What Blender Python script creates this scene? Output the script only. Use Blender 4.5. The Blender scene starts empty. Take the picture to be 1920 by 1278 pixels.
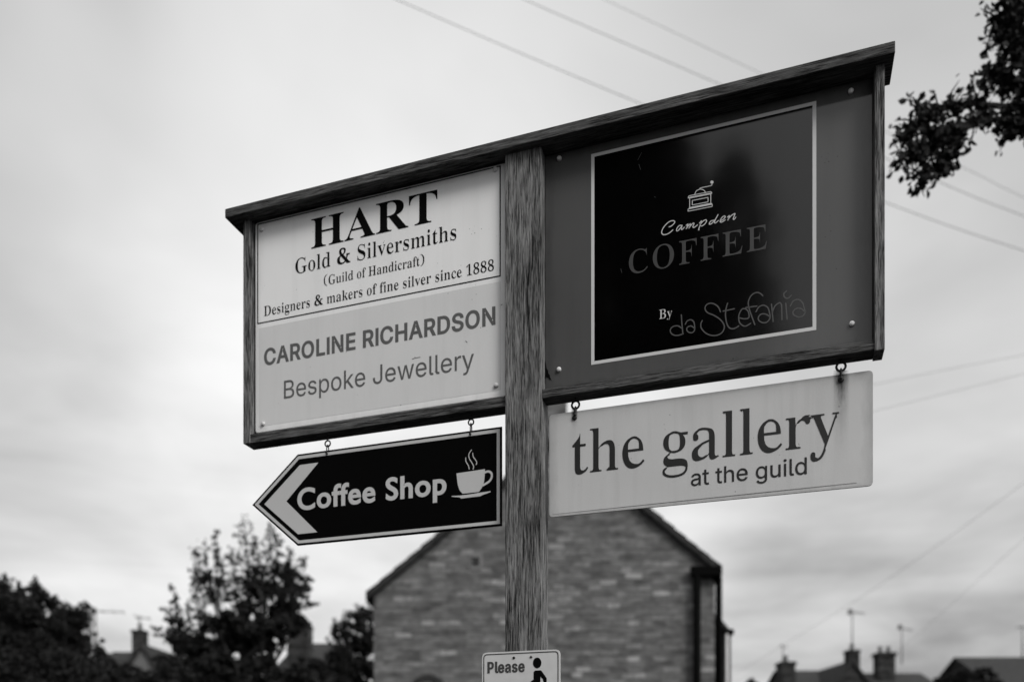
import bpy, bmesh, math, random
import numpy as np
from mathutils import Vector, Matrix

# ------------------------------------------------------------------ camera
R = math.radians
S = bpy.context.scene
C = S.collection
F, CX, HY = 1535.0, 960.0, 1440.0          # focal length, centre column, horizon row (photo pixels)
ZC = 1.6                                   # eye height
cam = bpy.data.objects.new('camera', bpy.data.cameras.new('camera'))
C.objects.link(cam)
cam.location = (0, 0, ZC)
cam.rotation_euler = (R(90), 0, 0)
cam.data.sensor_width = 36.0
cam.data.lens = F / 1920 * 36.0
cam.data.shift_y = (HY - 639.0) / 1920.0
cam.data.clip_end = 3000
cam.data.dof.use_dof = True
cam.data.dof.focus_distance = 2.0
cam.data.dof.aperture_fstop = 1.95
S.camera = cam

# ------------------------------------------------------------------ world, sun, exposure
SUN_EL, SUN_AZ = R(40), R(140)             # azimuth clockwise from +Y (behind and to the right of the camera)
w = bpy.data.worlds.new('World')
S.world = w
w.use_nodes = True
nt = w.node_tree
nt.nodes.clear()


def N(tree, typ, **kw):
    n = tree.nodes.new(typ)
    for k, v in kw.items():
        if k.startswith('_'):
            setattr(n, k[1:], v)
        else:
            n.inputs[k.replace('__', ' ')].default_value = v
    return n


def M(tree, op, a, b=None, clamp=False):
    n = tree.nodes.new('ShaderNodeMath')
    n.operation = op
    n.use_clamp = clamp
    for i, x in enumerate((a, b)):
        if x is None:
            continue
        if isinstance(x, (int, float)):
            n.inputs[i].default_value = x
        else:
            tree.links.new(x, n.inputs[i])
    return n.outputs[0]


def ramp(tree, fac, stops):
    n = tree.nodes.new('ShaderNodeValToRGB')
    el = n.color_ramp.elements
    while len(el) < len(stops):
        el.new(0.5)
    for e, (p, v) in zip(el, stops):
        e.position = p
        e.color = (v, v, v, 1)
    tree.links.new(fac, n.inputs[0])
    return n.outputs[0]


SKY_BASE = 3.6
SKY_SEED = 8.1
SKY_MASSES = (((-0.24, 1.0, 0.56), 8.0, 2.15), ((0.50, 1.0, 0.50), 30.0, 1.7), ((0.55, 1.0, 1.0), 26.0, -1.3),  # dark upper masses: partly cloud, partly lens vignette put into the sky tone
              ((-0.80, 1.0, 1.08), 34.0, -0.9), ((-0.48, 1.0, 0.52), 12.0, 0.35), ((0.66, 1.0, 0.24), 40.0, -1.3), ((-0.70, 1.0, 0.26), 24.0, -0.9), ((0.92, -0.55, 0.75), 3.0, 7.0))  # last: unseen bright mass behind the camera, added to light panels and post side


def sky_world():
    L = nt.links.new
    sky = nt.nodes.new('ShaderNodeTexSky')
    sky.sky_type = 'NISHITA'
    sky.sun_disc = False
    sky.sun_elevation = SUN_EL
    sky.sun_rotation = SUN_AZ
    sky.dust_density = 3.0
    bw = nt.nodes.new('ShaderNodeRGBToBW')
    L(sky.outputs[0], bw.inputs[0])
    tc = nt.nodes.new('ShaderNodeTexCoord')
    sep = nt.nodes.new('ShaderNodeSeparateXYZ')
    L(tc.outputs['Generated'], sep.inputs[0])
    x, y, z = sep.outputs
    den = M(nt, 'ADD', M(nt, 'MAXIMUM', z, 0.0), 0.22)
    comb = nt.nodes.new('ShaderNodeCombineXYZ')
    L(M(nt, 'DIVIDE', x, den), comb.inputs[0])
    L(M(nt, 'DIVIDE', y, den), comb.inputs[1])
    comb.inputs[2].default_value = SKY_SEED
    n1 = N(nt, 'ShaderNodeTexNoise', Scale=0.9, Detail=5.0, Roughness=0.5, Distortion=0.6)
    n2 = N(nt, 'ShaderNodeTexNoise', Scale=2.0, Detail=4.0, Roughness=0.5, Distortion=0.3)
    L(comb.outputs[0], n1.inputs['Vector'])
    L(comb.outputs[0], n2.inputs['Vector'])
    a = M(nt, 'MULTIPLY', M(nt, 'SUBTRACT', n1.outputs[0], 0.5), 3.4)
    b = M(nt, 'MULTIPLY', M(nt, 'SUBTRACT', n2.outputs[0], 0.5), 4.6)
    lowz = M(nt, 'SUBTRACT', 1.15, M(nt, 'MULTIPLY', z, 1.0), True)      # broken cloud near the horizon, smoother above
    cl = M(nt, 'MULTIPLY', M(nt, 'ADD', a, b), lowz)
    # overcast: brighter overhead, a broad bright bank ahead, heavier cloud, vignette and added fill masses
    zen = M(nt, 'MULTIPLY', M(nt, 'MAXIMUM', M(nt, 'SUBTRACT', z, 0.72), 0.0), 30.0)
    wob = N(nt, 'ShaderNodeTexNoise', Scale=2.4, Detail=2.5, Roughness=0.5)
    L(tc.outputs['Generated'], wob.inputs['Vector'])
    wv = N(nt, 'ShaderNodeVectorMath', _operation='MULTIPLY_ADD')
    L(wob.outputs['Color'], wv.inputs[0])
    wv.inputs[1].default_value = (0.2, 0.2, 0.2)
    off = N(nt, 'ShaderNodeVectorMath', _operation='ADD')
    L(tc.outputs['Generated'], off.inputs[0])
    off.inputs[1].default_value = (-0.1, -0.1, -0.1)
    L(off.outputs[0], wv.inputs[2])

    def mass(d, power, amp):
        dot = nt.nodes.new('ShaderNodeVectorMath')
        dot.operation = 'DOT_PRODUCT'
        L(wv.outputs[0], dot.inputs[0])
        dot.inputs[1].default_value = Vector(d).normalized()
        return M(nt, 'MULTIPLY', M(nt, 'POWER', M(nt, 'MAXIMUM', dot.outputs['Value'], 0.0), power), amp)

    # long soft streaks in the lower sky
    mp = N(nt, 'ShaderNodeMapping')
    mp.inputs['Scale'].default_value = (1.1, 1.1, 8.0)
    mp.inputs['Rotation'].default_value = (0.0, R(7), 0.0)
    L(tc.outputs['Generated'], mp.inputs[0])
    n3 = N(nt, 'ShaderNodeTexNoise', Scale=1.7, Detail=4.0, Roughness=0.5, Distortion=0.5)
    L(mp.outputs[0], n3.inputs['Vector'])
    low2 = M(nt, 'SUBTRACT', 1.0, M(nt, 'MULTIPLY', z, 2.3), True)
    stk = M(nt, 'MULTIPLY', M(nt, 'MULTIPLY', M(nt, 'SUBTRACT', n3.outputs[0], 0.5), 9.0), low2)
    tot = M(nt, 'ADD', M(nt, 'ADD', cl, zen), stk)
    tot = M(nt, 'ADD', tot, SKY_BASE)
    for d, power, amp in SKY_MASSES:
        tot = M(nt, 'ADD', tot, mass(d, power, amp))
    tot = M(nt, 'MAXIMUM', tot, 2.2)
    tot = M(nt, 'ADD', M(nt, 'MULTIPLY', tot, 0.96), M(nt, 'MULTIPLY', bw.outputs[0], 0.05))
    bg = N(nt, 'ShaderNodeBackground', Strength=0.1)
    L(tot, bg.inputs['Color'])
    out = nt.nodes.new('ShaderNodeOutputWorld')
    L(bg.outputs[0], out.inputs[0])


sky_world()
sun = bpy.data.objects.new('sun', bpy.data.lights.new('sun', 'SUN'))
C.objects.link(sun)
sun.data.energy = 1.4
sun.data.angle = R(18)
sun.data.color = (1, 0.985, 0.96)
sd = Vector((math.sin(SUN_AZ) * math.cos(SUN_EL), math.cos(SUN_AZ) * math.cos(SUN_EL), math.sin(SUN_EL)))
sun.rotation_euler = sd.to_track_quat('Z', 'Y').to_euler()
sun.location = sd * 50
S.view_settings.view_transform = 'Standard'
S.view_settings.look = 'None'
S.view_settings.exposure = 0.62
S.view_settings.gamma = 1.0

rng = np.random.default_rng(11)
random.seed(5)


# ------------------------------------------------------------------ materials (the photograph is monochrome: all greys)
def new_mat(name):
    m = bpy.data.materials.new(name)
    m.use_nodes = True
    t = m.node_tree
    p = t.nodes['Principled BSDF']
    return m, t, p


def coords(t, scale=(1, 1, 1), kind='Object'):
    tc = t.nodes.new('ShaderNodeTexCoord')
    mp = t.nodes.new('ShaderNodeMapping')
    mp.inputs['Scale'].default_value = scale
    t.links.new(tc.outputs[kind], mp.inputs[0])
    return mp.outputs[0]


def noise(t, vec, scale, detail=4.0, rough=0.55, dist=0.0):
    n = N(t, 'ShaderNodeTexNoise', Scale=scale, Detail=detail, Roughness=rough, Distortion=dist)
    t.links.new(vec, n.inputs['Vector'])
    return n.outputs[0]


def bump(t, p, h, strength, dist):
    b = N(t, 'ShaderNodeBump', Strength=strength, Distance=dist)
    t.links.new(h, b.inputs['Height'])
    t.links.new(b.outputs[0], p.inputs['Normal'])


def flat_mat(name, v, rough=0.5, metal=0.0, spec=0.5, var=0.0, vscale=30.0):
    m, t, p = new_mat(name)
    p.inputs['Roughness'].default_value = rough
    p.inputs['Metallic'].default_value = metal
    p.inputs['Specular IOR Level'].default_value = spec
    n = noise(t, coords(t), vscale, 5.0, 0.6)
    c = ramp(t, n, [(0.3, v * (1 - var)), (0.7, v * (1 + var))])
    t.links.new(c, p.inputs['Base Color'])
    return m


def wood_mat(name, axis, light, dark, contrast=1.0):
    """weathered oak, grain along one axis of the object"""
    m, t, p = new_mat(name)
    k = [1.0, 1.0, 1.0]
    k[axis] = 0.03
    warp = noise(t, coords(t), 9.0, 2.0)
    tc = t.nodes.new('ShaderNodeTexCoord')
    wv = N(t, 'ShaderNodeVectorMath', _operation='MULTIPLY_ADD')
    t.links.new(warp, wv.inputs[0])
    wv.inputs[1].default_value = tuple(0.005 if i != axis else 0.0 for i in range(3))
    t.links.new(tc.outputs['Object'], wv.inputs[2])

    def stretched(a):
        mp = t.nodes.new('ShaderNodeMapping')
        mp.inputs['Scale'].default_value = tuple(a if i == axis else 1.0 for i in range(3))
        t.links.new(wv.outputs[0], mp.inputs[0])
        return mp.outputs[0]

    fine = noise(t, stretched(0.035), 520.0, 3.0, 0.65)
    mid = noise(t, stretched(0.05), 240.0, 4.0, 0.68, 0.2)
    blotch = noise(t, stretched(0.14), 24.0, 5.0, 0.6, 0.6)
    pores = noise(t, stretched(0.06), 330.0, 3.0, 0.65)
    cracks = ramp(t, noise(t, stretched(0.012), 75.0, 3.0, 0.6, 0.2), [(0.29, 0.15), (0.34, 1.0)])
    f = M(t, 'ADD', M(t, 'MULTIPLY', fine, 0.30), M(t, 'MULTIPLY', mid, 0.44))
    f = M(t, 'ADD', f, M(t, 'MULTIPLY', blotch, 0.26))
    lo, hi = 0.5 - 0.09 / contrast, 0.5 + 0.115 / contrast
    c = ramp(t, f, [(lo, dark * 0.6), (0.5, dark * 0.45 + light * 0.55), (hi, light * 1.25)])
    pr = M(t, 'MULTIPLY', ramp(t, pores, [(0.36, 0.1), (0.46, 1.0)]), cracks)
    mx = N(t, 'ShaderNodeMix', _data_type='RGBA', _blend_type='MULTIPLY')
    mx.inputs[0].default_value = 0.85
    t.links.new(c, mx.inputs[6])
    t.links.new(pr, mx.inputs[7])
    t.links.new(mx.outputs[2], p.inputs['Base Color'])
    p.inputs['Roughness'].default_value = 0.85
    p.inputs['Specular IOR Level'].default_value = 0.12
    bump(t, p, M(t, 'ADD', f, M(t, 'MULTIPLY', pr, 0.15)), 0.9, 0.004)
    return m


def panel_mat(name, v, rough, spec=0.5, var=0.06, speck=True, bumpy=0.0, streak=False, grime=0.0):
    """painted or printed sheet with faint mottling, dirt specks and run marks"""
    m, t, p = new_mat(name)
    o = coords(t)
    a = noise(t, o, 3.0, 4.0, 0.55)
    b = noise(t, o, 420.0, 2.0, 0.6)
    f = M(t, 'ADD', M(t, 'MULTIPLY', a, 0.6), M(t, 'MULTIPLY', b, 0.4))
    c = ramp(t, f, [(0.35, v * (1 - var)), (0.65, v * (1 + var))])
    if streak:
        s = noise(t, coords(t, (1, 1, 0.07)), 26.0, 4.0, 0.6)
        sr = ramp(t, s, [(0.3, 0.78), (0.5, 1.0)])
        mx = N(t, 'ShaderNodeMix', _data_type='RGBA', _blend_type='MULTIPLY')
        mx.inputs[0].default_value = float(streak)
        t.links.new(c, mx.inputs[6])
        t.links.new(sr, mx.inputs[7])
        c = mx.outputs[2]
    if grime:
        tg = t.nodes.new('ShaderNodeTexCoord')
        sg = t.nodes.new('ShaderNodeSeparateXYZ')
        t.links.new(tg.outputs['Generated'], sg.inputs[0])
        d = [M(t, 'SUBTRACT', 0.5, M(t, 'ABSOLUTE', M(t, 'SUBTRACT', sg.outputs[i], 0.5))) for i in (0, 2)]
        e = M(t, 'MINIMUM', d[0], d[1])
        gn = noise(t, coords(t, (1, 1, 0.4)), 38.0, 5.0, 0.65)
        g = M(t, 'SUBTRACT', M(t, 'MULTIPLY', gn, 0.055), e)
        gr = ramp(t, M(t, 'ADD', M(t, 'MULTIPLY', g, 14.0), 0.35), [(0.25, 1.0), (0.9, 0.35)])
        mx = N(t, 'ShaderNodeMix', _data_type='RGBA', _blend_type='MULTIPLY')
        mx.inputs[0].default_value = grime
        t.links.new(c, mx.inputs[6])
        t.links.new(gr, mx.inputs[7])
        c = mx.outputs[2]
    if speck:
        vo = N(t, 'ShaderNodeTexVoronoi', Scale=80.0)
        t.links.new(o, vo.inputs['Vector'])
        r2 = noise(t, o, 19.0, 2.0)
        lim = ramp(t, r2, [(0.52, 0.0), (0.72, 0.17)])
        sp = M(t, 'LESS_THAN', vo.outputs['Distance'], M(t, 'MULTIPLY', lim, 1.0))
        mx = N(t, 'ShaderNodeMix', _data_type='RGBA')
        t.links.new(M(t, 'MULTIPLY', sp, 0.75), mx.inputs[0])
        t.links.new(c, mx.inputs[6])
        mx.inputs[7].default_value = (v * 0.2, v * 0.2, v * 0.2, 1)
        c = mx.outputs[2]
    t.links.new(c, p.inputs['Base Color'])
    p.inputs['Roughness'].default_value = rough
    p.inputs['Specular IOR Level'].default_value = spec
    if bumpy:
        bump(t, p, noise(t, o, 5.0, 2.0), bumpy, 0.01)
    return m


def stone_mat(name, lo, hi, bw=0.36, bh=0.125, mortar=0.18):
    m, t, p = new_mat(name)
    tc = t.nodes.new('ShaderNodeTexCoord')
    sp = t.nodes.new('ShaderNodeSeparateXYZ')
    t.links.new(tc.outputs['Object'], sp.inputs[0])
    cb = t.nodes.new('ShaderNodeCombineXYZ')
    t.links.new(M(t, 'ADD', sp.outputs[0], sp.outputs[1]), cb.inputs[0])
    t.links.new(sp.outputs[2], cb.inputs[1])
    n = N(t, 'ShaderNodeTexNoise', Scale=1.3, Detail=3.0)
    t.links.new(tc.outputs['Object'], n.inputs['Vector'])
    ma = N(t, 'ShaderNodeVectorMath', _operation='MULTIPLY_ADD')
    t.links.new(n.outputs['Color'], ma.inputs[0])
    ma.inputs[1].default_value = (0.28, 0.09, 0)
    t.links.new(cb.outputs[0], ma.inputs[2])
    br = N(t, 'ShaderNodeTexBrick', Scale=1.0)
    br.inputs['Brick Width'].default_value = bw
    br.inputs['Row Height'].default_value = bh
    br.inputs['Mortar Size'].default_value = 0.012
    br.inputs['Mortar Smooth'].default_value = 0.5
    br.inputs['Color1'].default_value = (0, 0, 0, 1)
    br.inputs['Color2'].default_value = (1, 1, 1, 1)
    br.inputs['Mortar'].default_value = (0.5, 0.5, 0.5, 1)
    br.offset_frequency = 2
    br.squash = 0.72
    br.squash_frequency = 3
    t.links.new(ma.outputs[0], br.inputs['Vector'])
    # some pale and some dark stones of their own
    st = N(t, 'ShaderNodeTexNoise', Scale=1.0, Detail=2.0, Roughness=0.7)
    mp = N(t, 'ShaderNodeMapping')
    mp.inputs['Scale'].default_value = (2.6, 2.6, 7.0)
    t.links.new(tc.outputs['Object'], mp.inputs[0])
    t.links.new(mp.outputs[0], st.inputs['Vector'])
    g = ramp(t, st.outputs[0], [(0.3, 0.6), (0.5, 1.0), (0.7, 1.5)])
    tone = ramp(t, br.outputs['Color'], [(0.0, lo * 0.8), (0.15, lo), (0.8, hi), (0.9, hi * 1.15), (1.0, hi * 1.75)])
    mm = N(t, 'ShaderNodeMix', _data_type='RGBA')
    t.links.new(br.outputs['Fac'], mm.inputs[0])
    t.links.new(tone, mm.inputs[6])
    mm.inputs[7].default_value = (mortar, mortar, mortar, 1)
    mx = N(t, 'ShaderNodeMix', _data_type='RGBA', _blend_type='MULTIPLY')
    mx.inputs[0].default_value = 1.0
    t.links.new(mm.outputs[2], mx.inputs[6])
    t.links.new(g, mx.inputs[7])
    t.links.new(mx.outputs[2], p.inputs['Base Color'])
    p.inputs['Roughness'].default_value = 0.95
    p.inputs['Specular IOR Level'].default_value = 0.1
    bump(t, p, M(t, 'ADD', br.outputs['Fac'], M(t, 'MULTIPLY', st.outputs[0], -1.0)), 0.6, 0.02)
    return m


def leaf_mat(name, v):
    m, t, p = new_mat(name)
    g = t.nodes.new('ShaderNodeNewGeometry')
    c = ramp(t, g.outputs['Random Per Island'], [(0.0, v * 0.55), (1.0, v * 1.5)])
    t.links.new(c, p.inputs['Base Color'])
    p.inputs['Roughness'].default_value = 0.7
    p.inputs['Specular IOR Level'].default_value = 0.15
    return m


WOOD_V = wood_mat('weathered_oak_upright', 2, 0.23, 0.014)
WOOD_H = wood_mat('weathered_oak_level', 0, 0.115, 0.009, 1.05)
WHITE = panel_mat('white_sign_paint', 0.82, 0.38, 0.4, 0.05, streak=0.22, grime=0.35)
GREYP = panel_mat('pale_grey_print', 0.64, 0.4, 0.4, 0.06, streak=0.22)
BLACKP = panel_mat('gloss_black_print', 0.0012, 0.085, 0.72, 0.2, speck=False, bumpy=0.05)
MIDGREY = panel_mat('satin_grey_sign', 0.085, 0.09, 0.45, 0.09, speck=True, bumpy=0.05, streak=0.35, grime=0.6)
LINEP = panel_mat('pale_line_print', 0.58, 0.35, 0.4, 0.05, speck=False)
MATTBLACK = panel_mat('black_sign_film', 0.002, 0.5, 0.03, 0.2, speck=False)
ARROWP = panel_mat('silver_grey_film', 0.50, 0.5, 0.3, 0.05, speck=False)
GALLERY = panel_mat('pale_weathered_board', 0.53, 0.5, 0.3, 0.10, streak=0.4, grime=0.5)
INK = flat_mat('black_ink', 0.0025, 0.5, 0, 0.05, 0.2)
INKGREY = flat_mat('grey_ink', 0.10, 0.5, 0, 0.3, 0.06)
INKDARK = panel_mat('faded_black_ink', 0.02, 0.45, 0.3, 0.3, speck=False)
COFGREY = flat_mat('grey_gilt_print', 0.055, 0.3, 0, 0.4, 0.08)
PALEPRINT = flat_mat('pale_print', 0.55, 0.4, 0, 0.4, 0.04)
PLASTIC = flat_mat('plastic_screw_cap', 0.62, 0.4, 0, 0.5, 0.08, 200)
PLASTICW = flat_mat('pale_screw_cap', 0.55, 0.4, 0, 0.5, 0.08, 200)
IRON = flat_mat('blackened_iron', 0.02, 0.55, 0.4, 0.4, 0.4, 150)
ZINC = flat_mat('grey_iron', 0.09, 0.45, 0.6, 0.5, 0.4, 150)
STAIN = flat_mat('rust_stain', 0.03, 0.8, 0, 0.1, 0.4, 120)
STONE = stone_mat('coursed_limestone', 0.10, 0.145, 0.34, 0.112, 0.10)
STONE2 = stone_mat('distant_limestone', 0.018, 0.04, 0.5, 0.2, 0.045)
STONE3 = flat_mat('pale_render', 0.13, 0.9, 0, 0.1, 0.12, 3)
SLATE = flat_mat('stone_slates', 0.024, 0.85, 0, 0.2, 0.45, 6)
BLACKPIPE = flat_mat('black_painted_pipe', 0.002, 0.7, 0, 0.03, 0.2)
WHITEPIPE = flat_mat('white_painted_post', 0.55, 0.5, 0, 0.3, 0.05)
GLASS = flat_mat('dark_window_glass', 0.01, 0.08, 0, 0.5, 0.1)
BARK = flat_mat('bark', 0.025, 0.9, 0, 0.1, 0.4, 12)
LEAF = leaf_mat('leaves', 0.012)
LEAF2 = leaf_mat('paler_leaves', 0.03)
CONIFER = leaf_mat('conifer_sprays', 0.02)
LEAF3 = leaf_mat('dark_leaves', 0.012)
CABLE = flat_mat('black_cable', 0.02, 0.5, 0, 0.3, 0.1)
ALU = flat_mat('dull_aluminium', 0.16, 0.5, 0.5, 0.4, 0.1)
POT = flat_mat('clay_pot', 0.1, 0.8, 0, 0.2, 0.2, 8)
GRASS = flat_mat('short_grass', 0.022, 0.95, 0, 0.1, 0.4, 2)


# ------------------------------------------------------------------ object helpers
def tag(o, label=None, cat=None, group=None, kind=None):
    for k, v in (('label', label), ('category', cat), ('group', group), ('kind', kind)):
        if v:
            o[k] = v
    return o


def empty(name, mat4, label, cat, group=None):
    o = bpy.data.objects.new(name, None)
    C.objects.link(o)
    o.matrix_world = mat4
    o.empty_display_size = 0.05
    return tag(o, label, cat, group)


def link(name, me, mat, parent=None, label=None):
    me.materials.clear()
    me.materials.append(mat)
    o = bpy.data.objects.new(name, me)
    C.objects.link(o)
    if parent:
        o.parent = parent
    if label:
        o['label'] = label
    return o


def from_bm(name, bm, mat, parent=None, label=None, smooth=False):
    me = bpy.data.meshes.new(name)
    bmesh.ops.recalc_face_normals(bm, faces=bm.faces)
    bm.to_mesh(me)
    bm.free()
    if smooth:
        for p in me.polygons:
            p.use_smooth = True
    return link(name, me, mat, parent, label)


def add_box(bm, a, b, bevel=0.0):
    x0, y0, z0 = a
    x1, y1, z1 = b
    vs = [bm.verts.new(v) for v in ((x0, y0, z0), (x1, y0, z0), (x1, y1, z0), (x0, y1, z0), (x0, y0, z1), (x1, y0, z1), (x1, y1, z1), (x0, y1, z1))]
    fs = [bm.faces.new([vs[i] for i in f]) for f in ((3, 2, 1, 0), (4, 5, 6, 7), (0, 1, 5, 4), (1, 2, 6, 5), (2, 3, 7, 6), (3, 0, 4, 7))]
    if bevel:
        es = list({e for f in fs for e in f.edges})
        bmesh.ops.bevel(bm, geom=es, offset=bevel, segments=2, affect='EDGES', profile=0.6)


def box(name, a, b, mat, parent=None, bevel=0.0, label=None):
    bm = bmesh.new()
    add_box(bm, a, b, bevel)
    return from_bm(name, bm, mat, parent, label)


def add_tube(bm, pts, radii, seg=8, cap=True):
    pts = [Vector(p) for p in pts]
    if isinstance(radii, (int, float)):
        radii = [radii] * len(pts)
    rings = []
    ref = None
    for i, p in enumerate(pts):
        d = (pts[min(i + 1, len(pts) - 1)] - pts[max(i - 1, 0)]).normalized()
        if ref is None:
            ref = d.orthogonal().normalized()
        ref = (ref - d * ref.dot(d))
        ref = ref.normalized() if ref.length > 1e-6 else d.orthogonal().normalized()
        q = d.cross(ref)
        rings.append([bm.verts.new(p + (ref * math.cos(2 * math.pi * k / seg) + q * math.sin(2 * math.pi * k / seg)) * radii[i]) for k in range(seg)])
    for a, b in zip(rings, rings[1:]):
        for k in range(seg):
            bm.faces.new((a[k], a[(k + 1) % seg], b[(k + 1) % seg], b[k]))
    if cap:
        bm.faces.new(rings[0][::-1])
        bm.faces.new(rings[-1])


def tube(name, pts, r, mat, parent=None, seg=8, label=None):
    bm = bmesh.new()
    add_tube(bm, pts, r, seg)
    return from_bm(name, bm, mat, parent, label, smooth=True)


def smooth_path(pts, n=6):
    pts = [np.array(p, float) for p in pts]
    out = []
    for i in range(len(pts) - 1):
        p0, p1, p2, p3 = pts[max(i - 1, 0)], pts[i], pts[i + 1], pts[min(i + 2, len(pts) - 1)]
        for k in range(n):
            s = k / n
            out.append(0.5 * ((2 * p1) + (p2 - p0) * s + (2 * p0 - 5 * p1 + 4 * p2 - p3) * s * s + (3 * p1 - p0 - 3 * p2 + p3) * s ** 3))
    out.append(pts[-1])
    return out


def at(px, py, Y):
    """world point at depth Y in the direction of a photo pixel"""
    return Vector(((px - CX) / F * Y, Y, ZC + (HY - py) / F * Y))


# ------------------------------------------------------------------ the plane of the signs
TH = math.atan2(F, 4710.0)
ct, st_ = math.cos(TH), math.sin(TH)
Z0 = 2.1
X0 = (947 - CX) / F * Z0
POST_M = Matrix.Translation((X0, Z0, 0)) @ Matrix.Rotation(-TH, 4, 'Z')


def on(px, py, n):
    """(u, z) in the sign frame of a photo pixel lying n behind the front of the post"""
    k = (px - CX) / F
    u = (k * (Z0 + n * ct) - X0 - n * st_) / (ct + k * st_)
    z = Z0 - u * st_ + n * ct
    return u, ZC + (HY - py) / F * z


class Sign:
    """one sign: an Empty at its lower edge; coordinates given as (u, z) on its front plane n"""

    def __init__(self, name, u, n, z, label, cat, group=None):
        self.o = Vector((u, n, z))
        self.n = n
        self.root = empty(name, POST_M @ Matrix.Translation(self.o), label, cat, group)

    def P(self, u, z, dn=0.0):
        return (u - self.o.x, dn, z - self.o.z)

    def px(self, px, py, dn=0.0):
        u, z = on(px, py, self.n + dn)
        return self.P(u, z, dn)

    def board(self, name, uz, thick, mat, radius=0.0, bev=0.0008, label=None, parent=None):
        pts = round_poly(uz, radius) if radius else uz
        bm = bmesh.new()
        f = bm.faces.new([bm.verts.new(self.P(u, z, 0)) for u, z in pts])
        ext = bmesh.ops.extrude_face_region(bm, geom=[f])
        vs = [g for g in ext['geom'] if isinstance(g, bmesh.types.BMVert)]
        bmesh.ops.translate(bm, verts=vs, vec=(0, thick, 0))
        if bev:
            es = [e for e in bm.edges if len(e.link_faces) == 2 and e.calc_face_angle(0) > 1.2 and abs(e.verts[0].co.y - e.verts[1].co.y) < 1e-5]
            bmesh.ops.bevel(bm, geom=es, offset=bev, segments=2, affect='EDGES')
        bm.faces.ensure_lookup_table()
        bmesh.ops.triangulate(bm, faces=[f for f in bm.faces if len(f.verts) > 4])
        return from_bm(name, bm, mat, parent or self.root, label)

    def sheet(self, name, polys, mat, dn=-0.0005, label=None, parent=None):
        """flat printed shapes: a list of (u, z) outlines"""
        bm = bmesh.new()
        for q in polys:
            f = bm.faces.new([bm.verts.new(self.P(u, z, dn)) for u, z in q])
            f.normal_update()
            if f.normal.y > 0:
                f.normal_flip()
            if len(q) > 4:
                bmesh.ops.triangulate(bm, faces=[f])
        me = bpy.data.meshes.new(name)
        bm.to_mesh(me)
        bm.free()
        return link(name, me, mat, parent or self.root, label)

    def frame_line(self, name, outer, inner, mat, dn=-0.0005, label=None):
        q = []
        k = len(outer)
        for i in range(k):
            j = (i + 1) % k
            q.append([outer[i], outer[j], inner[j], inner[i]])
        return self.sheet(name, q, mat, dn, label)

    def strokes(self, name, paths, width, mat, dn=-0.0006, label=None, n=6):
        """pen strokes: polylines in photo pixels, laid on the plane, round ended"""
        polys = []
        for pth in paths:
            uz = [np.array(on(x, y, self.n + dn)) for x, y in pth]
            uz = smooth_path(uz, n) if len(uz) > 2 else uz
            polys += ribbon(uz, width)
        return self.sheet(name, polys, mat, dn, label)

    def screw(self, px, py, r, mat, h=0.006):
        u, z = on(px, py, self.n)
        bm = bmesh.new()
        prof = [(r, 0.0), (r, h * 0.35), (r * 0.9, h * 0.75), (r * 0.6, h * 0.96), (0.0005, h)]
        rings = []
        for rr, hh in prof:
            rings.append([bm.verts.new(self.P(u + rr * math.cos(k * math.pi / 10), z + rr * math.sin(k * math.pi / 10), -hh)) for k in range(20)])
        for a, b in zip(rings, rings[1:]):
            for k in range(20):
                bm.faces.new((a[k], a[(k + 1) % 20], b[(k + 1) % 20], b[k]))
        bm.faces.new(rings[-1])
        bm.faces.new(rings[0])
        return from_bm('screw_cap', bm, mat, self.root, smooth=True)

    def text(self, body, style, left, right, base, top, ref, mat, weight=(0, 0), spacing=1.0, dn=-0.0006, label=None, name='lettering', shear=0.0):
        """lettering fitted between photo pixels: left/right columns of ink, base line and reference height"""
        uL, uR = on(left, base[1], self.n + dn)[0], on(right, base[1], self.n + dn)[0]
        zb = on(base[0], base[1], self.n + dn)[1]
        zt = on(top[0], top[1], self.n + dn)[1]
        loops = glyphs(body, style, weight, spacing, shear)
        xs = [p[0] for l in loops for p in l]
        hgt = {'cap': 'H', 'asc': 'h', 'x': 'x'}[ref]
        ref_h = max(p[1] for l in glyphs(hgt, style, weight) for p in l)
        sx = (uR - uL) / (max(xs) - min(xs))
        sz = (zt - zb) / ref_h
        x0 = min(xs)
        loops = [[(uL + (x - x0) * sx - self.o.x, zb + y * sz - self.o.z) for x, y in l] for l in loops]
        me = fill_loops(loops, name)
        for v in me.vertices:
            v.co = (v.co.x, dn, v.co.y)
        me.update()
        return link(name, me, mat, self.root, label)


def round_poly(pts, r, seg=5):
    out = []
    k = len(pts)
    for i in range(k):
        p, a, b = Vector(pts[i]), Vector(pts[i - 1]), Vector(pts[(i + 1) % k])
        da, db = (a - p).normalized(), (b - p).normalized()
        for s in range(seg + 1):
            t = s / seg
            q0, q1 = p + da * r, p + db * r
            out.append(tuple(q0 * (1 - t) ** 2 + p * 2 * t * (1 - t) + q1 * t * t))
    return out


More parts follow.
